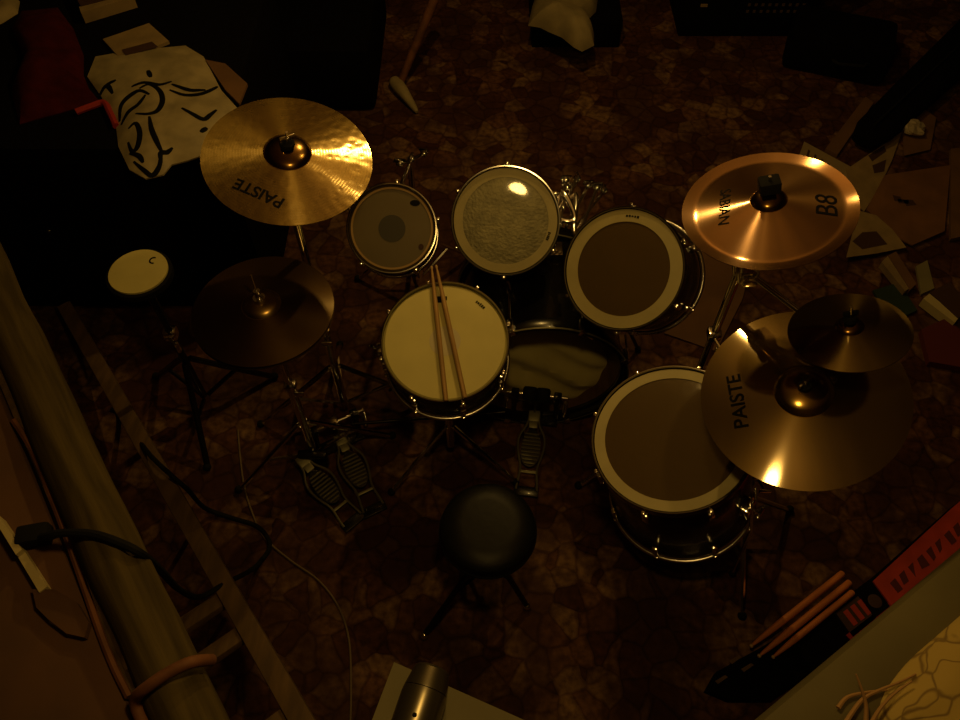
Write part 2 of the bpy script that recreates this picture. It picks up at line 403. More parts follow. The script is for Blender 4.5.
# snare stand
t = thing('snare_stand', 'low tripod snare stand under the white-headed snare drum', 'drum stand', (sn_c.x, sn_c.y - .02, 0))
ax = V((0, -.275, .96)).normalized(); bc = sn_c - ax * .160 - V((sn_c.x, sn_c.y - .02, 0)) - ax * .012
top = bc - ax * .05
MB().tube([(0, 0, .09), (0, 0, .30)], .014).done('lower_tube', K['chrome'], t)
MB().tube([(0, 0, .29), (0, 0, top.z - .02), top], .010).done('upper_tube', K['chrome'], t)
MB().box((0, 0, .30), (.036, .036, .03), None, .008).tube([(.018, 0, .30), (.05, 0, .30)], .005).done('height_clamp', K['chrome'], t)
fr = frame(ax)
for a in (90, 210, 330):
    d = fr @ V((math.cos(math.radians(a)), math.sin(math.radians(a)), 0))
    MB().tube([top, top + d * .10 + ax * .015, bc + d * .188 - ax * .006, bc + d * .196 + ax * .014], .006, 8).done('basket_arm', K['chrome'], t)
for a in (100, 215, 335):
    d = V((math.cos(math.radians(a)), math.sin(math.radians(a)), 0))
    l = MB().tube([V((0, 0, .22)) + d * .014, d * .14 + V((0, 0, .11)), d * .24 + V((0, 0, .014))], .008, 8).done('leg', K['chrome'], t)
    MB().ball(d * .245 + V((0, 0, .013)), .013).done('rubber_foot', K['rubber'], l)

# rack toms
t1c = at(505.5, 221, .79)
tom1, R = drum('rack_tom', 'middle rack tom with a grey sheen and the brightest white glare on its head', 'drum', t1c, (-.048, -.700, .713), .325, .19, K['black'], K['grey_head'], ring_w=.026, lugs=6, lug0=.45)
smudge(tom1, R, .19, math.radians(-22), .026, .009, R - .019, seedn=5)
t2c = at(623, 269, .80)
tom2, R = drum('rack_tom', 'rack tom with a smoky clear brown head and cream ring, nearest the big crossed-streak cymbal', 'drum', t2c, (-.43, -.53, .73), .352, .25, K['black'], K['amber'], ring_w=.034, lugs=6, lug0=.1)
smudge(tom2, R, .25, math.radians(62), .040, .008, R - .019, seedn=6)
smc = at(392, 228.5, .78)
smd, R = drum('rack_tom', 'smallest rack tom with a dull tan head and a black centre dot', 'drum', smc, (.05, -.62, .78), .268, .16, K['black'], K['dothead'], dot=.040, lugs=5, lug0=.25, inner=False, hoop_m='hoop')
MB().lathe([(R - .004, .1605), (R - .004, .1622), (R - .010, .1624), (R - .010, .1606)], 64, True).done('head_rim', mat('ochre glue line', (.34, .21, .07), .6), smd, label='ochre line round the head')
b = MB().ball((0, 0, 0), .015, (1, .6, .03)); o = b.done('logo', K['ink'], smd); o.location = (R * .52, R * .62, .1612)
b = MB().ball((0, 0, 0), .010, (.8, .9, .03)); o = b.done('logo', K['darkprint'], smd); o.location = (R * .70, -R * .40, .1612)

# floor tom
ftc = at(672, 437.5, .66)
ftn = V((-.27, -.075, .96)).normalized()
ft, R = drum('floor_tom', 'large floor tom with a dark brown head, cream ring and black shell', 'drum', ftc, ftn, .425, .40, K['black'], K['amber'], ring_w=.028, lugs=8, lug0=.31)
inv = ft.matrix_world.inverted()
for a in (-40, 85, 140):
    ca, sa = math.cos(math.radians(a)), math.sin(math.radians(a)); rz = M.Rotation(math.radians(a), 3, 'Z')
    pt = V((ca * (R + .026), sa * (R + .026), .30)); pl = V((ca * (R + .026), sa * (R + .026), .02))
    wl = ft.matrix_world @ pl; out = V((wl.x - ftc.x, wl.y - ftc.y, 0)).normalized() * .03
    foot = V((wl.x, wl.y, .012)) + out
    leg = MB().tube([pt, pl, inv @ foot], .0055, 8).done('leg', K['chrome'], ft)
    MB().ball(inv @ foot, .012).done('rubber_foot', K['rubber'], leg)
    MB().box((ca * (R + .014), sa * (R + .014), .19), (.03, .045, .06), rz, .006).tube([(ca * (R + .03), sa * (R + .03), .20), (ca * (R + .050), sa * (R + .050), .205)], .005, 8).box((ca * (R + .052), sa * (R + .052), .205), (.008, .034, .014), rz, .003).done('leg_bracket', K['chrome'], ft)

# bass drum : axis along +y, batter side towards the stool
BX, BY, BZ, BR = .205, 1.475, .285, .27
t = thing('bass_drum', 'black bass drum lying on its side, clear head showing an olive pillow', 'drum', (BX, BY, 0))
ry = M.Rotation(-PI / 2, 3, 'X')          # lathe z -> +y
MB().lathe([(BR, .02), (BR, .40), (BR - .008, .40), (BR - .008, .02)], 88, True, (0, 0, BZ), ry).done('shell', K['black'], t)
MB().lathe([(BR - .0085, .03), (BR - .0085, .39), (BR - .0105, .39), (BR - .0105, .03)], 88, True, (0, 0, BZ), ry).done('shell_lining', K['inner'], t, label='bare wood lining of the shell')
MB().lathe([(0, .015), (BR - .006, .015), (BR + .004, .024), (BR + .003, .025), (BR - .007, .017), (0, .0165)], 88, False, (0, 0, BZ), ry).done('batter_head', K['clear'], t)
for y0, nm in ((-.005, 'batter_hoop'), (.385, 'front_hoop')):
    h = MB().lathe([(BR + .002, y0), (BR + .014, y0), (BR + .016, y0 + .004), (BR + .016, y0 + .036), (BR + .014, y0 + .04), (BR + .002, y0 + .04)], 88, True, (0, 0, BZ), ry).done(nm, K['black'], t)
    MB().lathe([(BR + .0125, y0 - .0015), (BR + .0155, y0 - .0015), (BR + .0165, y0 + .003), (BR + .0125, y0 + .003)], 88, True, (0, 0, BZ), ry).done('hoop_inlay', K['dull'], h, label='pale metallic line on the hoop')
for k in range(8):
    a = PI / 8 + PI * 2 * k / 8; ca, sa = math.cos(a), math.sin(a)
    rot = M.Rotation(-a, 3, 'Y')
    p = V((ca * (BR + .02), 0, BZ + sa * (BR + .02)))
    cl = MB().box(p + V((0, .016, 0)), (.014, .048, .022), rot, .004).box(p * 1 + V((-ca * .008, -.008, -sa * .008)), (.022, .006, .022), rot, .002).done('claw', K['chrome'], t)
    MB().tube([p + V((ca * .004, .0, sa * .004)), p + V((ca * .004, .13, sa * .004))], .0035, 8).done('tension_rod', K['chrome'], cl)
    MB().box(V((ca * (BR + .010), .17, BZ + sa * (BR + .010))), (.022, .06, .022), rot, .006).done('lug', K['chrome'], t)
for s in (-1, 1):
    sp = MB().tube([(s * (BR + .004), .34, BZ - .02), (s * (BR + .06), .33, BZ - .12), (s * (BR + .13), .32, .012)], .007, 8).done('spur', K['black'], t)
    MB().ball((s * (BR + .13), .32, .012), .012).done('rubber_foot', K['rubber'], sp)

# pillow inside the bass drum
b = MB(); g = bmesh.ops.create_uvsphere(b.bm, u_segments=56, v_segments=36, radius=1)['verts']
for v in g:
    p = v.co.copy()
    q = V((math.copysign(abs(p.x) ** .75, p.x), math.copysign(abs(p.y) ** .8, p.y), math.copysign(abs(p.z) ** .8, p.z)))
    fold = .16 * math.sin(9 * q.z + 2.2 * q.x + 1.2 * math.sin(3 * q.x)) * max(0, -q.y) + .05 * math.sin(6 * q.x + 4 * q.z)
    fold += .10 * noise.noise(q * 2.2)
    v.co = V((q.x * .232, q.y * (.075 + .03 * fold) - fold * .055, q.z * .165 * (1 - .30 * max(q.x, 0)) - .03 * max(q.x, 0)))
pil = b.done('pillow', K['pillow'])
pil.location = (BX + .030, BY + .150, .170); pil.rotation_euler = (-.30, .10, 0)
tag(pil, 'olive pillow with deep folds stuffed inside the bass drum', 'pillow')

# double tom holder on the bass drum
base = V((BX + .03, BY + .32, 0))
t = thing('tom_holder', 'chrome double holder with wing bolts behind the two ringed rack toms', 'tom holder', base)
MB().box((0, 0, BZ + BR + .008), (.07, .06, .020), None, .005).done('base_plate', K['chrome'], t)
topz = .70
MB().tube([(0, 0, BZ + BR + .015), (0, 0, topz)], .013).done('post', K['chrome'], t)
MB().box((0, 0, topz), (.05, .04, .045), None, .008).done('top_block', K['chrome'], t)
def wing(p, k, parent, frm):
    w = MB().tube([frm, p], .006, 8).ball(p, .013)
    w.box(V(p) + V((0, 0, .014)), (.040, .008, .016), M.Rotation(k, 3, 'Z') @ M.Rotation(.4, 3, 'Y'), .003)
    return w.done('wing_bolt', K['chrome'], parent)
for (dc, nn, dp, RR, spots) in ((t1c, V((-.048, -.700, .713)).normalized(), .19, .150, ((566, 181, .76), (577, 179, .75), (567, 188, .74))), (t2c, V((-.43, -.53, .73)).normalized(), .25, .164, ((588, 186, .73), (604, 191, .72), (597, 188, .74)))):
    mid = dc - nn * dp * .5; to = V((base.x, base.y, topz)) - mid; side = (to - nn * to.dot(nn)).normalized()
    end = mid + side * (RR + .012) - base
    e2 = V((0, 0, topz)); kn = at(*spots[0]) - base
    a = MB().tube(smooth_path([e2, e2.lerp(kn, .6) + V((0, 0, .02)), end + side * .05, end]), .009, 10).done('arm', K['chrome'], t)
    MB().box(end, (.05, .02, .06), frame(nn, side), .005).done('bracket', K['chrome'], a)
    for k, sp_ in enumerate(spots): wing(at(*sp_) - base, .5 + k * 1.1, a, e2.lerp(end, .35 + .2 * k))

# stand of the smallest tom
sb = at(410, 163, .66); sb.z = 0
t = thing('tom_stand', 'single stand with wing bolts behind the smallest rack tom', 'drum stand', sb)
MB().tube([(0, 0, .08), (0, 0, .40)], .0145).done('lower_tube', K['chrome'], t)
MB().tube([(0, 0, .39), (0, 0, .68)], .011).done('upper_tube', K['chrome'], t)
nn = V((.05, -.62, .78)).normalized(); mid = smc - nn * .08; to = V((sb.x, sb.y, .66)) - mid; side = (to - nn * to.dot(nn)).normalized(); end = mid + side * .132 - sb
ar = MB().tube([(0, 0, .66), end], .008, 10).done('arm', K['chrome'], t)
MB().box(end, (.045, .018, .05), frame(nn, side), .005).done('bracket', K['chrome'], ar)
for k, sp_ in enumerate(((400, 164, .72), (412, 159, .72), (424, 154, .70))): wing(at(*sp_) - sb, .4 + k, t, V((0, 0, .67)))
SMALL_STAND = t

# ------------------------------------------------------------------ stands
def tripod(t, base_h, spread, az, m='chrome', r=.009):
    for a in az:
        d = V((math.cos(math.radians(a)), math.sin(math.radians(a)), 0))
        l = MB().tube([d * .016 + V((0, 0, base_h)), d * spread * .6 + V((0, 0, base_h * .45)), d * spread + V((0, 0, .014))], r, 8).tube([d * .016 + V((0, 0, base_h * .25)), d * spread * .55 + V((0, 0, base_h * .48))], r * .7, 6).done('leg', K[m], t)
        MB().ball(d * (spread + .006) + V((0, 0, .014)), .0138).done('rubber_foot', K['rubber'], l)

tripod(SMALL_STAND, .30, .26, (40, 100, 170))

def cymbal_stand(name, label, foot, top, n, az, boom_from=None, spread=.30, clamp=(.45,), felt=True):
    """foot: x, y on the floor, top: point under the bell, n: cymbal axis"""
    f = V((foot[0], foot[1], 0)); t = thing(name, label, 'cymbal stand', f)
    top = V(top) - f; n = V(n).normalized()
    zt = boom_from if boom_from else top.z - .10
    MB().tube([(0, 0, .05), (0, 0, min(.55, zt * .6))], .0145).done('lower_tube', K['chrome'], t)
    MB().tube([(0, 0, min(.54, zt * .6)), (0, 0, zt)], .011).done('upper_tube', K['chrome'], t)
    if boom_from:
        d = (top - V((0, 0, zt))).normalized()
        MB().tube([V((0, 0, zt)) - d * .12, V((0, 0, zt)), top - n * .05], .008, 8).done('boom_arm', K['chrome'], t)
        MB().ball((0, 0, zt), .024, (1, 1, .8)).tube([(0, 0, zt), (.0, .05, zt)], .005, 8).box((0, .052, zt), (.034, .008, .016), None, .003).done('tilter', K['chrome'], t)
    else:
        MB().tube([(0, 0, zt), top - n * .04], .008, 8).ball((0, 0, zt), .02).done('tilter', K['chrome'], t)
    for c in clamp:
        MB().box((0, 0, c), (.036, .036, .032), None, .008).tube([(0, -.018, c), (.01, -.05, c)], .0045, 8).box((.011, -.053, c), (.034, .008, .018), None, .003).done('wing_clamp', K['chrome'], t)
    MB().tube([top - n * .05, top + n * .052], .0035, 8).done('rod', K['chrome'], t)
    if felt:
        fr_ = frame(n)
        MB().lathe([(.0045, -.018), (.016, -.018), (.018, -.012), (.016, -.004), (.0045, -.004)], 24, True, top, fr_).done('lower_felt', K['rubber'], t)
    tripod(t, .30, spread, az)
    return t

def topper(stand, top, n, wide=.016, square=False, m='rubber'):
    """felt and wing nut sitting above the bell, parts of the stand"""
    f = stand.matrix_world.translation; n = V(n).normalized(); p = V(top) - f; fr_ = frame(n)
    if square:
        MB().box(p + n * .022, (.045, .036, .030), fr_, .006).done('cymbal_topper', K['rubber'], stand)
    else:
        MB().lathe([(.004, .0), (wide, .0), (wide * 1.1, .006), (wide, .012), (.004, .013)], 24, True, p + n * .002, fr_).done('upper_felt', K[m], stand)
    w = MB().tube([p + n * (.013), p + n * .030], .007, 10)
    q = p + n * .028
    w.box(q, (.036, .006, .014), fr_ @ M.Rotation(.6, 3, 'Z'), .002); w.done('wing_nut', K['chrome'], stand)

# ------------------------------------------------------------------ cymbals
def prof_fn(Rr, rb, hb, bow, flange=0.):
    """height over the edge plane at radius r"""
    def f(r):
        if r < rb:
            q = r / rb
            return bow + hb * (1 - q * q) ** .62 if q < 1 else bow
        q = (r - rb) / (Rr - rb)
        z = bow * (1 - (.75 * q + .25 * q * q))
        if flange:
            k = .80
            z0 = bow * (1 - min(q / k, 1))
            z = z0 + (flange * ((q - k) / (1 - k)) ** 1.3 if q > k else 0)
        return z
    return f
def cymbal(name, label, c, n, D, m, rb, hb, bow, flange=0., twist=0., group=None, bell=None):
    Rr = D / 2; f = prof_fn(Rr, rb, hb, bow, flange)
    rs = [.0055] + [rb * k / 9 for k in range(2, 10)] + [rb * 1.03] + [rb + (Rr - rb) * k / 26 for k in range(1, 27)]
    th = .0018
    t = thing(name, label, 'cymbal', c, frame(n) @ M.Rotation(twist, 3, 'Z'), group)
    pl = [r for r in rs if r >= rb * 1.02]; be = [r for r in rs if r <= rb * 1.04]
    for nm, q, mm in (('plate', pl, m), ('bell', be, bell or K['bell'])):
        up = [(r, f(r)) for r in q]; lo = [(r, z - th) for r, z in reversed(up)]
        MB().lathe(up + lo, 128, True).done(nm, mm, t)
    return t, (lambda x, y: f(math.hypot(x, y)))

def nrm(x, y, asp, d):
    r = FW + V((1, 0, 0)) * ((x - 480) / FPX) + DN * ((y - 360) / FPX)
    v = -r.normalized(); e = V((1, 0, 0)) * d[0] + DN * d[1]; e = (e - v * e.dot(v)).normalized()
    a = math.acos(asp); return (v * math.cos(a) + e * math.sin(a)).normalized()
def plane_dir(t, px, py, z):
    """angle, in the thing's own plane, of the way from its centre to the spot seen at px, py"""
    mw = t.matrix_world; n = mw.to_3x3() @ V((0, 0, 1)); c = mw.translation
    r = FW + V((1, 0, 0)) * ((px - 480) / FPX) + DN * ((py - 360) / FPX); o = V((0, 0, CAM_H))
    k = (c + n * z - o).dot(n) / r.dot(n); q = mw.inverted() @ (o + r * k)
    return math.atan2(q.y, q.x), math.hypot(q.x, q.y)

# crash
cc = at(288, 158.5, 1.19); cn = nrm(288, 160, .74, (-.06, -1))
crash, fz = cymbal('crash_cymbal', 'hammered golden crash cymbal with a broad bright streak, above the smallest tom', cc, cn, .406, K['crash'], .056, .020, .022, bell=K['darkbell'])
a, r = plane_dir(crash, 259, 193, .01)
text_part('PAISTE', .040, fz, (math.cos(a) * r, math.sin(a) * r), a - PI / 2, crash, .0008, sx=1.05)
ctop = cc + cn * .042
st = cymbal_stand('cymbal_stand', 'straight stand holding up the golden crash cymbal', (cc.x - .02, cc.y + .0), cc + cn * .036, cn, (10, 100, 190), clamp=(.5,))
topper(st, ctop, cn, .017)
# china
hc = at(768, 210, 1.25); hn = nrm(769, 212, .69, (.06, -1))
china, fz = cymbal('china_cymbal', 'reddish bronze cymbal with crossed light streaks and a square black holder in its middle', hc, hn, .367, K['china'], .038, .020, .030, .006, bell=K['darkbell'])
a, r = plane_dir(china, 724, 206, .015)
text_part('SABIAN', .034, fz, (math.cos(a) * r, math.sin(a) * r), a + PI / 2, china, 0)
a, r = plane_dir(china, 828, 203, .015)
text_part('B8', .064, fz, (math.cos(a) * r, math.sin(a) * r), a + PI / 2, china, 0)
st = cymbal_stand('cymbal_stand', 'upright stand with a side arm, under the reddish cymbal with the square holder', (hc.x, hc.y + .02), hc + hn * .044, hn, (75, 195, 315), clamp=(.77, 1.04))
topper(st, hc + hn * .050, hn, square=True); china_stand = st
# ride
rc = at(803, 396.5, .91); rn = nrm(803, 396, .905, (.17, -1))
ride, fz = cymbal('ride_cymbal', 'largest yellow ride cymbal with a domed bell, overlapping the floor tom', rc, rn, .464, K['ride'], .066, .022, .030)
a, r = plane_dir(ride, 738, 402, .01)
text_part('PAISTE', .045, fz, (math.cos(a) * r, math.sin(a) * r), a - PI / 2, ride, .0008, sx=1.05)
st = cymbal_stand('cymbal_stand', 'stand carrying the largest yellow ride cymbal from below', (rc.x + .03, rc.y + .03), rc + rn * .036, rn, (20, 140, 275), clamp=(.45,), spread=.26)
topper(st, rc + rn * .049, rn, .014)
# splash on an arm clamped to the china stand
pc = at(849, 331, 1.09); pn = nrm(849, 331, .68, (.1, -1))
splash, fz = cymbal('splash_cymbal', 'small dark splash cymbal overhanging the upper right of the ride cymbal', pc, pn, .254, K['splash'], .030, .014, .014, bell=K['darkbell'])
cl = V((hc.x, hc.y + .02, 1.04))
o_ = china_stand.matrix_world.translation; cl = cl - o_
e = pc + pn * .020 - o_; e1 = pc - pn * .05 - o_
d = (e1 - cl).normalized()
t = MB().tube([cl + d * .02, cl.lerp(e1, .5), e1], .0075, 10).done('side_arm', K['chrome'], china_stand)
MB().tube([e1 - pn * .01, e + pn * .05], .0035, 8).ball(e1, .016).done('rod', K['chrome'], t)
MB().box(cl + d * .02, (.045, .05, .045), None, .008).done('arm_clamp', K['chrome'], t)
MB().lathe([(.004, -.016), (.013, -.016), (.015, -.010), (.013, -.004), (.004, -.004)], 20, True, e, frame(pn)).done('lower_felt', K['rubber'], t)
MB().lathe([(.004, .010), (.014, .010), (.015, .016), (.013, .022), (.004, .022)], 20, True, e, frame(pn)).box(e + pn * .032, (.032, .006, .013), frame(pn), .002).done('wing_nut', K['rubber'], t)

# hi-hat
xh = at(263, 309, .85)
for k, (nm, lab, dz, nn) in enumerate((('hi_hat_cymbal', 'dark bronze top hi-hat cymbal with one glint on its bell', 0, V((0, 0, 1))), ('hi_hat_cymbal', 'lower hi-hat cymbal, turned bell down under the dark bronze one', -.012, V((0, 0, -1))))):
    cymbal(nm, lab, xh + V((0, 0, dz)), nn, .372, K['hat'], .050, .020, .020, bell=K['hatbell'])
t = thing('hi_hat_stand', 'hi-hat stand with a ribbed open pedal, under the dark bronze cymbals', 'hi-hat stand', (xh.x, xh.y, 0))
MB().tube([(0, 0, .10), (0, 0, .48)], .0145).done('lower_tube', K['chrome'], t)
MB().tube([(0, 0, .47), (0, 0, .79)], .011).lathe([(.004, .787), (.020, .787), (.022, .795), (.012, .800), (.004, .80)], 24, True).done('upper_tube', K['chrome'], t)
MB().tube([(0, 0, .79), (0, 0, .985)], .0032, 8).done('pull_rod', K['chrome'], t)
MB().tube([(0, 0, .892), (0, 0, .925)], .009, 12).tube([(0, 0, .915), (.02, -.02, .918)], .004, 8).lathe([(.004, .8905), (.016, .8905), (.016, .898), (.004, .898)], 24, True).done('clutch', K['chrome'], t)
MB().box((0, 0, .48), (.036, .036, .03), None, .008).box((.03, -.03, .48), (.03, .008, .018), None, .003).tube([(0, 0, .48), (.03, -.03, .48)], .0045).done('wing_clamp', K['chrome'], t)
MB().box((.0, -.02, .05), (.10, .03, .09), None, .012).done('pedal_frame', K['black'], t)
tripod(t, .26, .27, (20, 110, 205))

# ------------------------------------------------------------------ pedals
def footboard(parent, toe_z=.075, L=.275):
    prof = [(0, .036), (.03, .033), (.06, .029), (.085, .030), (.11, .037), (.14, .044), (.17, .046), (.195, .040), (.22, .026), (.24, .019), (.275, .017)]
    zz = lambda y: .014 + (toe_z - .014) * y / L
    g = MB()
    for s in (-1, 1):
        g.tube(smooth_path([(s * x, y, zz(y)) for y, x in prof], 4), .0042, 8)
    g.box((0, .262, zz(.262)), (.040, .04, .008), M.Rotation(.22, 3, 'X'), .002)
    g.box((0, .232, zz(.232)), (.030, .03, .006), M.Rotation(.22, 3, 'X'), .002)
    g.box((0, .063, zz(.063)), (.058, .010, .006), M.Rotation(.22, 3, 'X'), .002)
    fb = g.done('footboard', K['dull'], parent)
    pl = [(.034 * math.sin(2 * PI * k / 28) * (1 - .15 * math.cos(2 * PI * k / 28)), .148 + .068 * math.cos(2 * PI * k / 28)) for k in range(28)]
    q = MB().prism(pl, -.002, .001)
    for v in q.bm.verts: v.co.z += zz(v.co.y) - .001
    q.done('tread_plate', K['black'], fb)
    rb = MB()
    for k in range(9):
        y = .092 + k * .0128; w = .033 * math.sqrt(max(.05, 1 - ((y - .148) / .068) ** 2))
        rb.box((0, y, zz(y) + .0035), (2 * w, .0062, .004), None, .0012)
    rb.done('tread_ribs', K['dull'], fb)
    return fb
# pedal of the hi-hat: part of the stand, in a turned frame
toe, heel = at(304, 462, .07), at(353, 522, .0)
def pedal_frame(toe, heel):
    d = toe - heel; d.z = 0; d.normalize(); return M((V((d.y, -d.x, 0)), d, V((0, 0, 1)))).transposed()
fb = footboard(t); rt_ = pedal_frame(toe, heel)
mt = rt_.to_4x4(); mt.translation = heel - V((xh.x, xh.y, 0)); fb.matrix_local = mt
hp = MB().box((0, -.002, .007), (.085, .035, .012), None, .003).done('heel_plate', K['black'], fb)

def bass_pedal(label, toe, heel, beaters, top=.17):
    rt_ = pedal_frame(toe, heel)
    t = thing('bass_drum_pedal', label, 'drum pedal', (heel.x, heel.y, 0), rt_)
    footboard(t)
    MB().box((0, -.002, .007), (.085, .035, .012), None, .003).done('heel_plate', K['black'], t)
    MB().tube([(-.03, .0, .005), (-.03, .29, .005)], .004, 8).tube([(.03, .0, .005), (.03, .29, .005)], .004, 8).done('base_wires', K['chrome'], t)
    MB().box((0, .29, .008), (.17, .05, .012), None, .003).done('toe_clamp', K['black'], t)
    for s in (-1, 1):
        MB().tube([(s * .078, .30, .012), (s * .074, .30, top)], .010, 10).box((s * .074, .30, top), (.028, .03, .026), None, .006).done('post', K['black'], t)
        sp = MB().tube([(s * .105 + .006 * math.cos(k * 1.05), .30 + .006 * math.sin(k * 1.05), .05 + k * .0009) for k in range(80)], .0016, 5).tube([(s * .105, .30, .03), (s * .105, .30, .06)], .002, 6).done('spring', K['chrome'], t)
        MB().ball((s * .105, .30, .028), .008).done('spring_nut', K['chrome'], sp)
    MB().tube([(-.108, .30, top), (.108, .30, top)], .007, 10).box((0, .30, top), (.03, .034, .04), None, .008).done('axle', K['chrome'], t)
    MB().tube([(0, .285, top - .01), (0, .275, .08)], .004, 8).done('chain', K['dull'], t)
    for x in beaters:
        bt = MB().tube([(x, .31, top - .03), (x, .30, top), (x, .235, top + .10)], .004, 8).box((x, .30, top), (.02, .024, .024), None, .004).done('beater', K['chrome'], t)
        MB().lathe([(0, -.022), (.020, -.022), (.024, -.016), (.024, .016), (.020, .022), (0, .022)], 24, False, (x, .232, top + .11), M.Rotation(PI / 2 + .7, 3, 'X')).done('beater_head', K['rubber'], bt)
    return t
bass_pedal('bass drum pedal with two beaters in front of the olive pillow', at(533, 428, .05), at(526, 492, 0), (-.022, .022), .15)
sl = bass_pedal('left-hand bass pedal with a ribbed open footboard, right of the hi-hat pedal', at(340, 438, .07), at(374, 510, 0), (), .13)
# drive shaft between the two bass drum pedals
a0, a1 = at(352, 424, .13), at(505, 412, .13)
t = tag(MB().tube([a0, a0.lerp(a1, .12), a0.lerp(a1, .5), a0.lerp(a1, .88), a1], .006, 10).done('drive_shaft', K['black']), 'dark drive shaft running along the floor between the two bass pedals', 'pedal shaft')

# ------------------------------------------------------------------ stool
sc_ = at(488, 524, .45)
t = thing('drum_stool', 'round black vinyl drum stool at the near side of the kit', 'stool', (sc_.x, sc_.y, 0))
MB().lathe([(0, .448), (.07, .450), (.115, .446), (.130, .434), (.134, .415), (.133, .395), (.128, .388), (0, .388)], 64).done('seat', K['seat'], t)
MB().lathe([(.1335, .396), (.137, .399), (.137, .405), (.1335, .408)], 64, True).done('seat_piping', K['rubber'], t)
MB().tube([(0, 0, .12), (0, 0, .39)], .013).lathe([(0, .372), (.06, .376), (.06, .387), (0, .387)], 24).done('post', K['black'], t)
for px, py in ((527, 606), (421, 638), (455, 505)):
    f = at(px, py, .014) - V((sc_.x, sc_.y, 0)); d = V((f.x, f.y, 0)).normalized()
    if f.xy.length > .26: f = d * .26 + V((0, 0, .014))
    l = MB().tube([d * .015 + V((0, 0, .28)), f], .009, 8).tube([d * .015 + V((0, 0, .13)), f * .5 + V((0, 0, .14))], .006, 6).done('leg', K['black'], t)
    MB().ball(f, .0138).done('foot', K['chrome'], l)

# ------------------------------------------------------------------ practice pad
pp = at(138, 271, .75)
t = thing('practice_pad', 'small round white practice pad on a black stand, left of the hi-hat', 'practice pad', (pp.x, pp.y, 0))
MB().lathe([(0, .742), (.084, .742), (.084, .750), (.080, .7505), (0, .7505)], 56).done('playing_surface', K['coated'], t, label='pale rubber surface with a tiny mark')
MB().lathe([(0, .715), (.086, .715), (.094, .722), (.094, .742), (.089, .745), (.085, .745), (.085, .7395), (0, .7395)], 56).done('rim', K['rubber'], t)
b = MB().tube([(.036 + .011 * math.cos(x), .040 + .011 * math.sin(x), .7512) for x in [1.2 + k * .42 for k in range(10)]], .0022, 6); b.done('logo', K['ink'], t)
MB().tube([(0, 0, .08), (0, 0, .715)], .013).done('post', K['black'], t)
MB().box((.0, 0, .45), (.04, .04, .04), None, .008).tube([(.0, -.02, .45), (.03, -.05, .45)], .006, 8).box((.035, -.055, .45), (.010, .016, .045), None, .003).done('wing_clamp', K['chrome'], t)
tripod(t, .30, .25, (30, 150, 280), 'black', .011)

# ------------------------------------------------------------------ drumsticks
def stick(name, label, a, b, group, r=.0068, m='stick', tipm='paletip'):
    """a butt, b tip"""
    a, b = V(a), V(b); L = (b - a).length; z = (b - a).normalized()
    t = thing(name, label, 'drumstick', a, frame(z, (0, 0, 1)), group)
    MB().lathe([(0, 0), (r * .8, .0005), (r, .004), (r, L * .70), (r * .85, L * .82), (r * .55, L * .94), (r * .36, L * .974), (0, L * .974)], 20).done('shaft', K[m], t)
    MB().lathe([(0, L * .970), (r * .36, L * .972), (r * .62, L * .985), (r * .45, L * .997), (0, L)], 16).done('tip', K[tipm], t)
    return t
def on_head(px, py, lift):
    n = V((0, -.275, .96)).normalized(); r = FW + V((1, 0, 0)) * ((px - 480) / FPX) + DN * ((py - 360) / FPX); o = V((0, 0, CAM_H))
    return o + r * ((sn_c + n * lift - o).dot(n) / r.dot(n))
G = 'pair of drumsticks on the snare'
stick('drumstick', 'left of the two wooden drumsticks lying on the white snare head', on_head(446, 401, .0225), on_head(431.5, 266, .022), G)
stick('drumstick', 'right of the two wooden drumsticks lying on the white snare head', on_head(465, 398, .0225), on_head(436, 265, .024), G)

# ------------------------------------------------------------------ left foreground: bench edge, board, ladder
ZP = 1.22
A, B = at(70, 470, ZP), at(164, 680, ZP)
u = (B - A); u.z = 0; u.normalize(); w = V((u.y, -u.x, 0))        # u runs towards the viewer, w to the left, away from the room
if w.x > 0: w = -w
RB = M((u, w, V((0, 0, 1)))).transposed()
def bpos(s, k, z): return A + u * s + w * k + V((0, 0, z - ZP))
b = MB(); rr = .050
pts = [bpos(s, 0, ZP - .05) + V((0, 0, .006 * math.sin(s * 7))) for s in [-1.05 + .06 * k for k in range(31)]]
b.tube(pts, [rr * (1 + .03 * math.sin(i * 1.3)) for i in range(31)], 22)
for v in b.bm.verts: v.co += V((1, 1, 1)) * .006 * noise.noise(v.co * 6)
for v in b.bm.verts: v.co = RB.transposed() @ (v.co - A)
o = b.done('log_beam', K['log']); mt = RB.to_4x4(); mt.translation = A; o.matrix_world = mt
tag(o, 'wide weathered log forming the bench edge down the lower left corner', 'beam')
b = MB()
b.box(bpos(-.1, .50, ZP - .075), (1.7, .86, .05), RB, .006)
pf = thing('bench', 'brown boarded bench top in the lower left corner behind the log', 'bench', bpos(-.1, .52, 0))
o = b.done('bench_top', K['brown'], pf); o.matrix_parent_inverse = pf.matrix_world.inverted()
for s, k in ((-.75, .25), (.55, .25), (-.75, .80), (.55, .80)):
    q = bpos(s, k, 0)
    o = MB().box(V((q.x, q.y, (ZP - .1) / 2)), (.08, .08, ZP - .1), RB, .006).done('post', K['rail'], pf); o.matrix_parent_inverse = pf.matrix_world.inverted()
o = MB().tube(smooth_path([at(2, 408, ZP + .0), at(22, 440, ZP + .0), at(42, 490, ZP), at(62, 545, ZP), at(95, 640, ZP), at(118, 690, ZP)]), .006, 6).done('seam_batten', K['rust'], None)
o.location.z -= .046
tag(o, 'thin dark cord lying in the seam between the log and the brown bench top', 'cord')

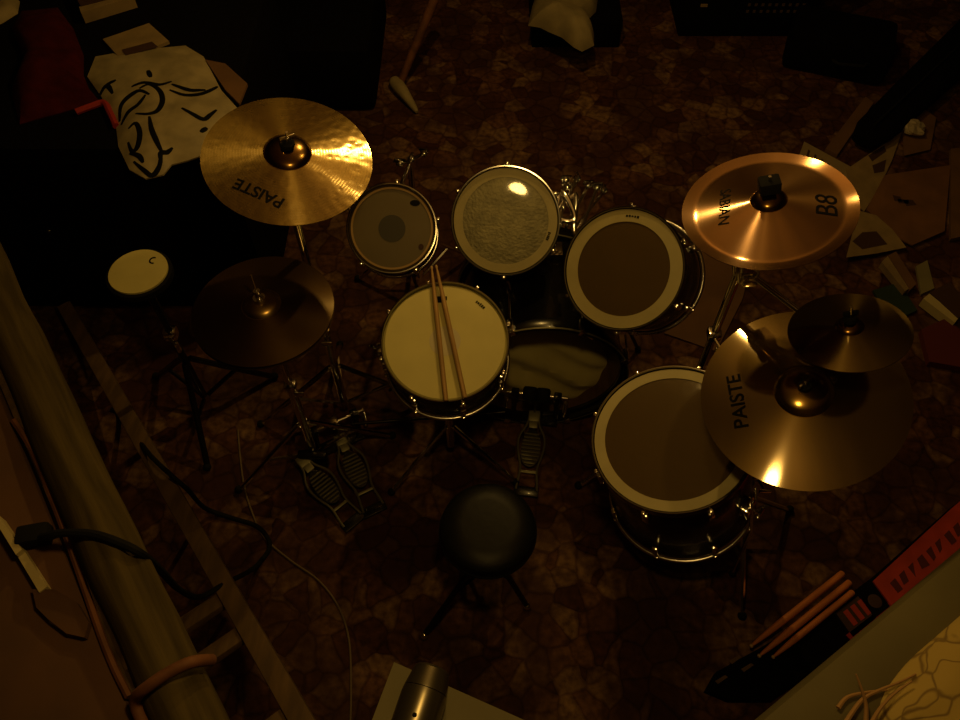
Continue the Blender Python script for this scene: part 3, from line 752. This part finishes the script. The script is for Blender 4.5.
# white socket strip, torn flake and cables
zt = ZP - .05
def flat(name, mkey, quad, z, th, parent=None):
    P = [at(x, y, z) for x, y in quad]
    c = sum(P, V()) / len(P)
    b = MB().prism([(p.x - c.x, p.y - c.y) for p in P], 0, th)
    o = b.done(name, K[mkey], parent, False); o.location = (c.x, c.y, z); return o
sk = thing('socket_strip', 'white plastic socket strip with a black plug on the brown bench top', 'socket', at(14, 540, zt))
for nm, mk, q, h in (('strip_body', 'plastic', ((1, 524), (6, 521), (30, 556), (24, 561)), .030), ('strip_end', 'plastic', ((23, 561), (30, 556), (52, 590), (44, 596)), .018)):
    o = flat(nm, mk, q, zt, h); wl = o.location.copy(); o.parent = sk; o.location = wl - sk.location
MB().box((.045, .0, .02), (.055, .035, .032), M.Rotation(.2, 3, 'Z'), .008).done('plug', K['rubber'], sk)
o = flat('bark_flake', 'brown', ((36, 592), (58, 592), (80, 605), (92, 625), (88, 640), (70, 636), (52, 622), (40, 610)), zt + .0005, .014)
tag(o, 'torn brown flake beside the lower end of the white socket strip', 'flake')
o = flat('splinter', 'plastic', ((40, 604), (44, 604), (56, 622), (74, 634), (76, 637), (70, 637), (52, 624)), zt + .0005, .010)
o.data.materials[0] = K['rail']; tag(o, 'pale curved splinter along the edge of the torn brown flake', 'splinter')
z1 = ZP + .004
cab = smooth_path([at(38, 538, zt + .02), at(50, 536, zt + .05), at(62, 533, z1 + .006), at(92, 534, z1 + .010), at(120, 543, z1 + .008), at(143, 555, z1 - .02), at(162, 572, 1.0), at(180, 590, .65), at(200, 597, .45), at(226, 583, .41), at(248, 572, .16), at(260, 562, .02), at(270, 545, .009), at(258, 527, .009), at(232, 518, .009), at(205, 508, .05), at(188, 490, .30), at(172, 476, .36), at(150, 455, .34), at(134, 434, .20), at(120, 418, .01), at(112, 408, .009)], 6)
tag(MB().tube(cab, .0075, 8).done('power_cable', K['rubber']), 'black power cable looping from the white socket strip across the floor', 'cable')
wire = smooth_path([at(x, y, .005) for x, y in ((238, 430), (240, 455), (244, 485), (252, 512), (264, 537), (290, 560), (318, 580), (338, 606), (349, 640), (351, 690), (350, 735))], 6)
tag(MB().tube(wire, .0034, 6).done('thin_wire', K['thin']), 'thin pale wire curving over the patterned floor right of the ladder', 'wire')
pipe = smooth_path([at(212, 660, ZP - .02), at(192, 662, ZP + .015), at(168, 673, ZP + .018), at(146, 688, ZP + .008), at(136, 698, ZP - .02), at(138, 712, ZP - .035), at(150, 735, ZP - .036)], 6)
tag(MB().tube(pipe, .0095, 12).done('bent_pipe', K['rust']), 'bent rusty brown pipe lying across the log at the bottom left', 'pipe')

# ladder leaning low along the bench
L0, L1 = at(66, 308, .055), at(316, 745, .52)
d = (L1 - L0).normalized(); side = V((0, 0, 1)).cross(d).normalized()
if side.x > 0: side = -side
t = thing('ladder', 'rough wooden ladder lying beside the log, two rungs in view', 'ladder', (L0.x, L0.y, 0))
org = V((L0.x, L0.y, 0)); rot = M((side, d, side.cross(d))).transposed()
for k in (0, .32):
    MB().box((L0 + L1) / 2 + side * k - org, (.052, (L1 - L0).length, .05), rot, .006).done('rail', K['rail'], t)
for px, py in ((205, 612), (218, 651), (158, 520), (118, 448), (88, 385)):
    n_ = side.cross(d).normalized(); r = FW + V((1, 0, 0)) * ((px - 480) / FPX) + DN * ((py - 360) / FPX); o_ = V((0, 0, CAM_H))
    q = o_ + r * ((L0 - o_).dot(n_) / r.dot(n_)); s = (q - L0).dot(d)
    if px < 200: continue
    MB().box(L0 + d * s + side * .16 - org, (.30, .045, .024), rot, .004).done('rung', K['rail'], t)
for s in (2.05,):
    MB().box(L0 + d * min(s, (L1 - L0).length - .1) + side * .16 - org, (.30, .045, .024), rot, .004).done('rung', K['rail'], t)

# ------------------------------------------------------------------ right foreground
ZR = .95
A2, B2 = at(700, 800, ZR), at(985, 562, ZR)
A2 = at(770, 762, ZR); B2 = at(1020, 545, ZR)
u2 = (B2 - A2); u2.z = 0; u2.normalize(); w2 = V((u2.y, -u2.x, 0))
RB2 = M((u2, -w2, V((0, 0, 1)))).transposed()
L = (B2 - A2).length + .35
mid = (A2 + B2) / 2
o = MB().box(mid - V((0, 0, .06)), (L, .125, .12), RB2, .035).done('padded_rail', K['beam']); tag(o, 'smooth khaki rail running diagonally across the lower right corner', 'rail')
lb = thing('bench', 'low bench under the leaf-patterned cloth in the lower right corner', 'bench', (mid.x + w2.x * .37, mid.y + w2.y * .37, 0))
o = MB().box(mid + w2 * .37 - V((0, 0, .09)), (L, .60, .04), RB2, .006).done('bench_top', K['brown'], lb); o.matrix_parent_inverse = lb.matrix_world.inverted()
for s in (-.42, .42):
    for k in (.08, .62):
        q = mid + u2 * s * L + w2 * k
        o = MB().box(V((q.x, q.y, (ZR - .11) / 2)), (.06, .06, ZR - .11), RB2, .006).done('leg', K['rail'], lb); o.matrix_parent_inverse = lb.matrix_world.inverted()
    q = mid + u2 * s * L
# leaf cloth: soft folded cushion
b = MB(); g = bmesh.ops.create_uvsphere(b.bm, u_segments=48, v_segments=28, radius=1)['verts']
for v in g:
    p = v.co; q = V((math.copysign(abs(p.x) ** .55, p.x), math.copysign(abs(p.y) ** .55, p.y), p.z))
    k = .16 * noise.noise(q * 2.3 + V((3, 1, 0)))
    v.co = V((q.x * .24, q.y * .12, (q.z + k) * .05))
cl = b.done('leaf_cushion', K['leaf']); cp = at(996, 684, ZR + .0)
cl.location = (cp.x, cp.y, ZR - .015); cl.rotation_euler = (0, 0, math.atan2(u2.y, u2.x))
tag(cl, 'yellow cushion with a dark leaf-vein pattern in the lower right corner', 'cushion')
zc = ZR + .02
for k, (pts, lab) in enumerate((
    (((846, 722), (862, 700), (880, 690), (900, 682), (916, 674)), 'longest dry straw sprig leaning to the leaf cushion'),
    (((866, 722), (866, 705), (862, 690), (856, 674)), 'upright dry straw sprig with its tip highest, by the khaki rail'),
    (((838, 708), (848, 697), (868, 692), (888, 690)), 'dry straw sprig curving flat above the khaki rail'),
    (((870, 726), (880, 709), (894, 694), (912, 681)), 'thick dark straw sprig nearest the leaf cushion'))):
    tag(MB().tube(smooth_path([at(x, y, zc + .012 * j * (k % 2)) for j, (x, y) in enumerate(pts)]), [.0045 - .003 * j / (6 * (len(pts) - 1)) for j in range(6 * (len(pts) - 1) + 1)], 7).done('straw_sprig', K['straw'], None), lab, 'straw', 'straw sprigs on the khaki rail')

# stick bag with red panel on the floor
def gq(q, z): return [at(x, y, z) for x, y in q]
def pane(name, mkey, quad, z0, z1, parent, label=None):
    P = gq(quad, z1); base = parent.matrix_world.translation
    b = MB().prism([(p.x - base.x, p.y - base.y) for p in P], z0, z1)
    return b.done(name, K[mkey], parent, False, label)
sb0 = at(840, 615, 0)
t = thing('stick_bag', 'long stick bag, black at one end and red at the other, along the khaki rail', 'stick bag', (sb0.x, sb0.y, 0))
pane('body', 'blackmatte', ((706, 690), (716, 672), (760, 648), (836, 604), (874, 576), (950, 508), (990, 480), (1010, 520), (900, 612), (842, 650), (770, 700), (730, 700)), .002, .035, t)
pane('red_panel', 'redcase', ((873, 581), (952, 508), (985, 480), (1002, 505), (930, 578), (893, 608)), .035, .042, t, 'red nylon panel with dark worn print')
pane('red_edging', 'brightred', ((851, 640), (893, 608), (889, 602), (846, 635)), .035, .040, t)
pane('label_patch', 'darkprint', ((836, 613), (858, 596), (876, 618), (853, 637)), .035, .040, t)
for k in range(3):
    x0, y0 = 843 + k * 7, 612 - k * 5.2
    pane('label_print', 'redcase', ((x0, y0), (x0 + 4.2, y0 - 3.2), (x0 + 15, y0 + 11), (x0 + 11, y0 + 14)), .040, .041, t)
pane('logo_patch', 'blackmatte', ((858, 595), (872, 584), (890, 606), (875, 618)), .035, .041, t)
b = MB().ball((0, 0, 0), .022, (1, 1, .06)); o = b.done('logo', K['darkprint'], t); q = at(875, 601, .042); o.location = (q.x - sb0.x, q.y - sb0.y, .0415)
for k in range(8):
    x0, y0 = 890 + 9 * k, 583 - 8 * k
    pane('panel_print', 'maroon', ((x0, y0), (x0 + 5, y0 - 5), (x0 + 13 - (k % 3) * 3, y0 + 6), (x0 + 8 - (k % 2) * 3, y0 + 10)), .042, .043, t)
for x0, y0 in ((735, 660), (747, 668), (721, 680)):
    pane('elastic_loop', 'rail', ((x0 - 6, y0 + 1), (x0 + 4, y0 - 5), (x0 + 7, y0 - 3), (x0 - 3, y0 + 4)), .035, .039, t)
G = 'loose drumsticks on the stick bag'
stick('drumstick', 'outermost reddish drumstick beside the black end of the stick bag', at(843, 573, .047), at(750, 647, .044), G, .0105, 'redstick')
stick('drumstick', 'middle reddish drumstick of the three on the stick bag', at(850, 582, .047), at(758, 657, .044), G, .0105, 'redstick')
stick('drumstick', 'innermost dark reddish drumstick next to the bag label', at(853, 592, .047), at(772, 658, .044), G, .0100, 'redstick')

# ------------------------------------------------------------------ flask on a pale stand at the bottom edge
ZF = .80
P = [at(394, 662, ZF), at(540, 727, ZF), at(500, 800, ZF), at(350, 790, ZF), at(372, 720, ZF)]
c = sum(P, V()) / len(P)
t = thing('side_table', 'pale small table under the dark steel flask at the bottom edge', 'table', (c.x, c.y, 0))
MB().prism([(p.x - c.x, p.y - c.y) for p in P], ZF - .025, ZF).done('table_top', K['pale_board'], t, False)
for p in (P[0], P[1], P[2], P[3]):
    q = (p - c) * .8
    MB().box((q.x, q.y, (ZF - .025) / 2), (.03, .03, ZF - .025), None, .004).done('leg', K['rail'], t)
fa, fb_ = at(433, 668, ZF + .046), at(408, 745, ZF + .046)
d = fb_ - fa; Lf = d.length + .06
t = thing('steel_flask', 'dark shiny steel flask lying at the bottom edge on the pale table', 'flask', fa, frame(d, (0, 0, 1)))
MB().lathe([(0, .046), (.044, .046), (.0455, .06), (.0455, Lf - .02), (.040, Lf), (0, Lf)], 48).done('body', K['steel'], t)
MB().lathe([(0, 0), (.030, .0), (.036, .005), (.043, .040), (.0435, .0445), (0, .0445)], 48).done('cap', K['steel'], t)
MB().ball((.0, .0446, .10), .005, (1, .4, 1)).done('button', K['rubber'], t)

# ------------------------------------------------------------------ upper left: black cabinet with bag, red cloth, papers
TZ = .80
t = thing('cabinet', 'large black cabinet in the upper left carrying the white bag and red cloth', 'cabinet', (-1.62, 2.52, 0))
MB().box((0, 0, TZ / 2), (1.60, 1.02, TZ), None, .012).done('body', K['blackmatte'], t)
for x in (-.40, .40):
    dr = MB().box((x, -.514, .40), (.74, .012, .70), None, .004).done('door', K['blackmatte'], t)
    MB().ball((x - .30 * (1 if x > 0 else -1), -.53, .45), .012).done('knob', K['black'], dr)

# crumpled white bag with black line drawing
poly = [(88, 78), (96, 58), (130, 52), (186, 47), (204, 58), (222, 92), (240, 112), (222, 134), (205, 156), (188, 162), (172, 166), (164, 176), (146, 180), (130, 171), (119, 148), (116, 122), (102, 98)]
cx = sum(p[0] for p in poly) / len(poly); cy = sum(p[1] for p in poly) / len(poly)
bt = thing('carrier_bag', 'crumpled white bag with a black line drawing, on the black cabinet', 'bag', at(cx, cy, TZ))
b = MB(); rings = []; nr = 9
dense = []
for i in range(len(poly)):
    a_, b_ = poly[i], poly[(i + 1) % len(poly)]
    for j in range(3): dense.append((a_[0] + (b_[0] - a_[0]) * j / 3, a_[1] + (b_[1] - a_[1]) * j / 3))
hgt = lambda wx, wy, q: .006 + .030 * (1 - q ** 3) + .016 * noise.noise(V((wx * 9, wy * 9, 1)))* (1 - q)
def bag_h(wx, wy): return hgt(wx, wy, .3)
loc = bt.matrix_world.translation
for q in [k / nr for k in range(nr, 0, -1)]:
    ring = []
    for x, y in dense:
        p = at(cx + (x - cx) * q, cy + (y - cy) * q, TZ) - loc
        ring.append(b.bm.verts.new((p.x, p.y, hgt(p.x, p.y, q))))
    rings.append(ring)
n_ = len(dense)
for r0, r1 in zip(rings, rings[1:]):
    for k in range(n_): b.bm.faces.new((r0[k], r0[(k + 1) % n_], r1[(k + 1) % n_], r1[k]))
b.bm.faces.new(rings[-1])
low = [b.bm.verts.new((v.co.x, v.co.y, .001)) for v in rings[0]]
for k in range(n_): b.bm.faces.new((low[k], low[(k + 1) % n_], rings[0][(k + 1) % n_], rings[0][k]))
b.bm.faces.new(low)
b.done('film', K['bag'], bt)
strokes = [
    [(118, 118), (120, 105), (128, 97), (140, 92), (150, 96)], [(140, 90), (150, 86), (160, 92), (163, 102), (158, 112), (148, 116), (136, 115)],
    [(120, 122), (128, 112), (138, 106), (146, 96)], [(128, 128), (136, 124), (140, 134), (137, 146), (131, 149), (127, 140)],
    [(132, 158), (142, 166), (150, 170), (158, 162), (160, 152)], [(150, 118), (152, 130), (157, 142), (162, 152)], [(160, 160), (160, 152), (166, 150), (172, 146)],
    [(170, 91), (185, 95), (200, 93), (210, 87), (216, 81)], [(172, 85), (190, 90), (205, 88)], [(182, 109), (192, 114), (203, 118), (210, 113), (216, 108)],
    [(148, 70), (151, 78)], [(132, 88), (145, 84), (160, 86), (172, 82)], [(200, 130), (206, 125)], [(128, 150), (138, 154), (142, 160)], [(96, 90), (106, 84), (112, 92)], [(104, 84), (116, 80)],
]
dw = MB()
for s_ in strokes:
    P = []
    for x, y in s_:
        p = at(x, y, TZ + .03) - loc; P.append(p)
    P = smooth_path(P, 5)
    qq = []
    for p in P:
        # radial position inside the outline decides the film height
        best = 1.
        ang = math.atan2(p.y, p.x)
        hit = None
        for k in range(n_):
            v0, v1 = rings_xy[k] if False else (None, None)
            break
        qq.append(p)
    P = qq
    n2 = len(P)
    dw.tube(P, [.0032 + .0062 * math.sin(PI * (i + .5) / n2) for i in range(n2)], 6)
# drape the strokes onto the film
film = [c_ for c_ in bt.children if c_.name.startswith('film')][0]
from mathutils.bvhtree import BVHTree
tree = BVHTree.FromPolygons([v.co.copy() for v in film.data.vertices], [tuple(p.vertices) for p in film.data.polygons])
for v in dw.bm.verts:
    h = tree.ray_cast(V((v.co.x, v.co.y, 1)), V((0, 0, -1)))
    base_z = h[0].z if h[0] else .006
    v.co.z = base_z + .0006 + (v.co.z - .03) * .12
dw.done('line_drawing', K['ink'], bt)

# red cloth over the left end
def drape(name, mkey, poly, z, thick, lump, seedv, label, cat, nr=7, freq=7., group=None):
    cx = sum(p[0] for p in poly) / len(poly); cy = sum(p[1] for p in poly) / len(poly); c0 = at(cx, cy, z)
    dense = []
    for i in range(len(poly)):
        a_, b_ = poly[i], poly[(i + 1) % len(poly)]
        for j in range(4): dense.append((a_[0] + (b_[0] - a_[0]) * j / 4, a_[1] + (b_[1] - a_[1]) * j / 4))
    b = MB(); rings = []
    for q in [k / nr for k in range(nr, 0, -1)]:
        ring = []
        for x, y in dense:
            p = at(cx + (x - cx) * q, cy + (y - cy) * q, z) - c0
            ring.append(b.bm.verts.new((p.x, p.y, max(.003, thick * (1 - q ** 4) + .004 + lump * noise.noise(V((p.x * freq, p.y * freq, seedv)))* (1.1 - q)))))
        rings.append(ring)
    n_ = len(dense)
    for r0, r1 in zip(rings, rings[1:]):
        for k in range(n_): b.bm.faces.new((r0[k], r0[(k + 1) % n_], r1[(k + 1) % n_], r1[k]))
    b.bm.faces.new(rings[-1])
    low = [b.bm.verts.new((v.co.x, v.co.y, .001)) for v in rings[0]]
    for k in range(n_): b.bm.faces.new((low[k], low[(k + 1) % n_], rings[0][(k + 1) % n_], rings[0][k]))
    b.bm.faces.new(low)
    o = b.done(name, K[mkey]); o.location = c0
    return tag(o, label, cat, group)
drape('red_cloth', 'red', [(20, 125), (12, 92), (24, 60), (12, 30), (22, 12), (58, 8), (74, 30), (84, 56), (84, 76), (92, 96), (100, 102), (60, 114)], TZ, .05, .04, 2., 'dark red cloth heaped on the cabinet left of the white bag', 'cloth')
o = tag(MB().tube(smooth_path([at(76, 112, TZ + .012), at(92, 106, TZ + .012), at(104, 103, TZ + .012), at(110, 113, TZ + .012), at(116, 126, TZ + .012)]), .011, 8).done('red_strap', K['brightred']), 'bright red strap between the red cloth and the white bag', 'strap')
def sheet(name, mkey, quad, z, th, label, cat, group=None):
    o = flat(name, mkey, quad, z, th); return tag(o, label, cat, group)
sheet('magazine', 'paper', ((104, 42), (150, 26), (170, 44), (122, 62)), TZ, .012, 'yellowish magazine behind the white bag on the cabinet', 'magazine')
sheet('photo_print', 'darkprint', ((122, 50), (152, 42), (158, 47), (126, 56)), TZ + .0125, .002, 'dark strip lying on the yellowish magazine behind the white bag', 'print')
sheet('envelope', 'card', ((206, 62), (226, 66), (248, 86), (240, 106), (226, 92)), TZ + .0005, .010, 'brown envelope sticking out at the right of the white bag', 'envelope')
t = thing('album', 'dark album with a pale page edge at the top left of the photo', 'book', at(106, 8, TZ))
for nm, mk, q, z0, z1 in (('cover', 'darkprint', ((72, -6), (122, -22), (136, 5), (86, 18)), .0, .05), ('page_edge', 'paper', ((84, 18), (136, 4), (138, 8), (86, 24)), .002, .045)):
    P = [at(x, y, TZ) - t.matrix_world.translation for x, y in q]
    MB().prism([(p.x, p.y) for p in P], z0, z1).done(nm, K[mk], t, False)
drape('pale_cloth', 'cloth', [(-14, 30), (2, 24), (18, 14), (20, 2), (10, -8), (-16, -4)], TZ, .03, .02, 5., 'pale crumpled cloth in the top left corner behind the red cloth', 'cloth')

# black case standing behind the crash, up to the leaning stick
t = thing('instrument_case', 'large black case on the floor left of the leaning brown stick', 'case', (-.98, 3.62, 0))
MB().box((0, 0, .17), (.96, .80, .34), None, .05).done('body', K['blackmatte'], t)
MB().tube([(-.1, -.40, .20), (-.08, -.425, .20), (.08, -.425, .20), (.1, -.40, .20)], .010, 8).done('handle', K['rubber'], t)

# leaning stick with a pale tip
a, b_ = at(400, 84, .03), at(446, -30, .50)
t = thing('stick', 'brown stick with a pale wrapped tip near the top edge', 'stick', (a.x, a.y, 0))
o0 = V((a.x, a.y, 0))
MB().tube([a - o0, a.lerp(b_, .5) - o0, b_ - o0], [.018, .021, .024], 12).done('shaft', K['rust'], t)
q0, q1, q2 = at(393, 80, .034), at(403, 92, .032), at(417, 112, .014)
MB().tube(smooth_path([q0 - o0, q1 - o0, q2 - o0], 5), [.020, .030, .033, .034, .033, .030, .026, .022, .018, .014, .008], 12).done('wrapped_tip', K['cloth'], t, label='pale cloth-wrapped tip')

# pale bundle at the top edge
drape('cloth_bundle', 'cloth', [(528, 26), (532, 8), (540, -14), (600, -14), (596, 12), (588, 20), (594, 34), (594, 46), (582, 52), (574, 48), (562, 38), (548, 32), (540, 28)], .16, .10, .06, 8., 'pale lumpy cloth bundle with a rounded end at the top edge', 'cloth')
t = thing('low_box', 'low black box under the pale cloth bundle at the top edge', 'box', (.50, 4.08, 0))
MB().box((0, 0, .08), (.46, .66, .158), None, .01).done('body', K['blackmatte'], t)

# speaker at the top right
sp = at(735, 40, 0)
t = thing('speaker_cabinet', 'black speaker cabinet with a dotted brown grille at the top right', 'speaker', (1.40, 4.1, 0))
MB().box((0, 0, .30), (.70, .50, .60), None, .015).done('body', K['blackmatte'], t)
g = MB().box((.12, -.253, .33), (.36, .006, .44), None, .002).done('grille', K['blackmatte'], t)
dts = MB()
for i in range(9):
    for j in range(11): dts.box((-.02 + .035 * i, -.258, .15 + .036 * j), (.014, .004, .014))
dts.done('grille_dots', K['grille'], t, False)
MB().box((-.25, -.254, .18), (.035, .006, .014)).done('badge', K['paper'], t, False)
t = thing('gig_bag', 'long black padded bag lying diagonally above the loose papers', 'bag', (0, 0, 0))
b = MB(); g0, g1 = at(862, 142, .055), at(985, 26, .055); b.tube([g0, g0.lerp(g1, .08), g0.lerp(g1, .4), g1], [.055, .085, .10, .12], 16)
for v in b.bm.verts: v.co.z = .003 + (v.co.z - g0.z + .12) * .45 if True else v.co.z
t.location = (g0.x, g0.y, 0)
for v in b.bm.verts: v.co -= t.location
b.done('body', K['blackmatte'], t)
zp = MB().tube([g0.lerp(g1, k) - t.location + V((0, 0, .058)) for k in (.05, .4, .8, 1)], .005, 6).done('zip', K['rubber'], t)
sheet('plank', 'card', ((824, 152), (864, 100), (872, 106), (836, 158)), .002, .02, 'narrow brown plank on the floor left of the long black bag', 'plank')
t = thing('soft_case', 'black soft case on the floor between the speaker and the long black bag', 'case', at(832, 62, 0))
MB().box((0, 0, .10), (.50, .30, .20), M.Rotation(-.35, 3, 'Z'), .04).done('body', K['blackmatte'], t)
MB().tube([(-.08, -.16, .12), (-.06, -.19, .12), (.06, -.21, .12), (.09, -.18, .12)], .008, 8).done('handle', K['rubber'], t)

# papers on the floor at the right
def printed(name, mkey, quad, z, th, label, cat, marks, mm='darkprint', group=None):
    P = [at(x, y, z) for x, y in quad]; c = sum(P, V()) / len(P)
    t = thing(name, label, cat, (c.x, c.y, z), None, group)
    MB().prism([(p.x - c.x, p.y - c.y) for p in P], 0, th).done('sheet', K[mkey], t, False)
    for nm, q in marks:
        p2 = [at(x, y, z) for x, y in q]
        MB().prism([(p.x - c.x, p.y - c.y) for p in p2], th, th + .0008).done(nm, K[mm], t, False)
    return t
lines = []
for k in range(6):
    x, y = 808 + k * 6.6, 150 + k * 4.6
    lines.append(('print_line', ((x, y), (x + 2.0, y + 1.4), (x - 1.5, y + 13), (x - 3.5, y + 11.5))))
printed('printed_sheet', 'white_paper', ((804, 142), (852, 168), (858, 184), (842, 196), (796, 164)), .004, .003, 'pale printed sheet peeking out behind the right edge of the reddish cymbal', 'paper', lines)
printed('yellow_sheet', 'paper', ((846, 170), (902, 132), (892, 160), (880, 186), (864, 212), (852, 200)), .009, .003, 'plain yellow sheet between the long black bag and the brown cover', 'paper', [('grey_mark', ((868, 156), (884, 146), (886, 152), (872, 162))), ('grey_mark', ((872, 166), (886, 160), (884, 172), (874, 174)))])
printed('brown_cover', 'kraft', ((866, 210), (884, 176), (950, 166), (944, 232), (912, 246), (896, 238)), .014, .006, 'brown cover with a small black emblem among the papers', 'magazine', [('emblem', ((892, 196), (900, 198), (902, 203), (894, 202))), ('emblem', ((902, 201), (912, 201), (916, 206), (906, 207))), ('emblem_bar', ((897, 200), (908, 201), (908, 205), (898, 204)))])
printed('photo_card', 'paper', ((846, 258), (858, 211), (876, 216), (892, 230), (906, 248), (876, 254)), .022, .004, 'pale card with a dark square picture, right of the reddish cymbal', 'card', [('picture', ((852, 242), (862, 233), (876, 232), (887, 245), (862, 250)))])
b = MB().ball((0, 0, 0), .05, (1, 1, .5), 12)
for v in b.bm.verts: v.co += v.co.normalized() * .02 * noise.noise(v.co * 40)
o = b.done('crumpled_wrapper', K['foil'], None, False); q = at(912, 132, .02); o.location = (q.x, q.y, .045); tag(o, 'small shiny crumpled wrapper above the brown cover', 'wrapper')
sheet('grey_sheet', 'card', ((902, 130), (922, 108), (936, 118), (930, 150), (904, 156)), .012, .003, 'brownish sheet behind the shiny crumpled wrapper', 'paper')
t = thing('red_magazine', 'dull red magazine at the right edge beside the brown cover', 'magazine', at(925, 178, .016))
q = [at(x, y, .016) - t.matrix_world.translation for x, y in ((950, 150), (990, 146), (990, 232), (950, 240))]
MB().prism([(p.x, p.y) for p in q], -.01, .008).done('cover', K['card'], t, False)
def book(name, cover, quad, edge, z, th, label, pm='paper'):
    P = [at(x, y, z) for x, y in quad]; c = sum(P, V()) / len(P)
    t = thing(name, label, 'book', (c.x, c.y, z))
    MB().prism([(p.x - c.x, p.y - c.y) for p in P], 0, th).done('cover', K[cover], t, False)
    p2 = [at(x, y, z) for x, y in edge]
    MB().prism([(p.x - c.x, p.y - c.y) for p in p2], .004, th - .003).done('page_edge', K[pm], t, False)
book('book', 'card', ((884, 262), (892, 258), (912, 290), (906, 296)), ((878, 268), (884, 262), (906, 294), (901, 297)), .003, .04, 'thin brown book with a pale page edge under the photo card')
book('book', 'darkprint', ((924, 300), (944, 290), (966, 316), (952, 326)), ((918, 306), (924, 301), (953, 325), (949, 330)), .003, .05, 'dark book with a bright page edge at the right edge of the photo', 'plastic')
sheet('grey_booklet', 'pale_board', ((915, 268), (926, 262), (933, 290), (920, 296)), .002, .012, 'greyish booklet standing between the two books with pale edges', 'booklet')
sheet('green_folder', 'green', ((872, 292), (898, 284), (916, 312), (890, 324)), .002, .012, 'dark green folder beside the small splash cymbal', 'folder')
sheet('maroon_book', 'maroon', ((918, 334), (944, 322), (972, 350), (960, 372), (926, 366)), .002, .03, 'dark maroon book at the right edge below the bright page edge', 'book')
# cardboard sheet under the china stand
sheet('cardboard_sheet', 'card', ((690, 246), (752, 262), (742, 300), (716, 352), (664, 334), (700, 292)), .002, .006, 'brown cardboard sheet on the floor between the smoky tom and the ride cymbal', 'cardboard')

# ------------------------------------------------------------------ light
def lamp(name, loc, watt, rad, col):
    l = bpy.data.lights.new(name, 'POINT'); l.energy = watt; l.shadow_soft_size = rad; l.color = col
    o = bpy.data.objects.new(name, l); COL.objects.link(o); o.location = loc
    return o
WARM = (1, .60, .15)
lamp('far_ceiling_lamp', (.14, 2.62, 2.28), 27, .022, WARM)
lamp('near_ceiling_lamp', (.05, .55, 2.35), 15, .07, WARM)
lamp('side_ceiling_lamp', (.42, 1.90, 2.20), 7, .015, WARM)
wd = bpy.data.worlds.new('world'); S.world = wd; wd.use_nodes = True
wd.node_tree.nodes['Background'].inputs[0].default_value = (.0008, .0005, .0002, 1)
S.view_settings.view_transform = 'Standard'; S.view_settings.look = 'None'; S.view_settings.gamma = 1; S.view_settings.exposure = 0
S.view_settings.use_curve_mapping = False
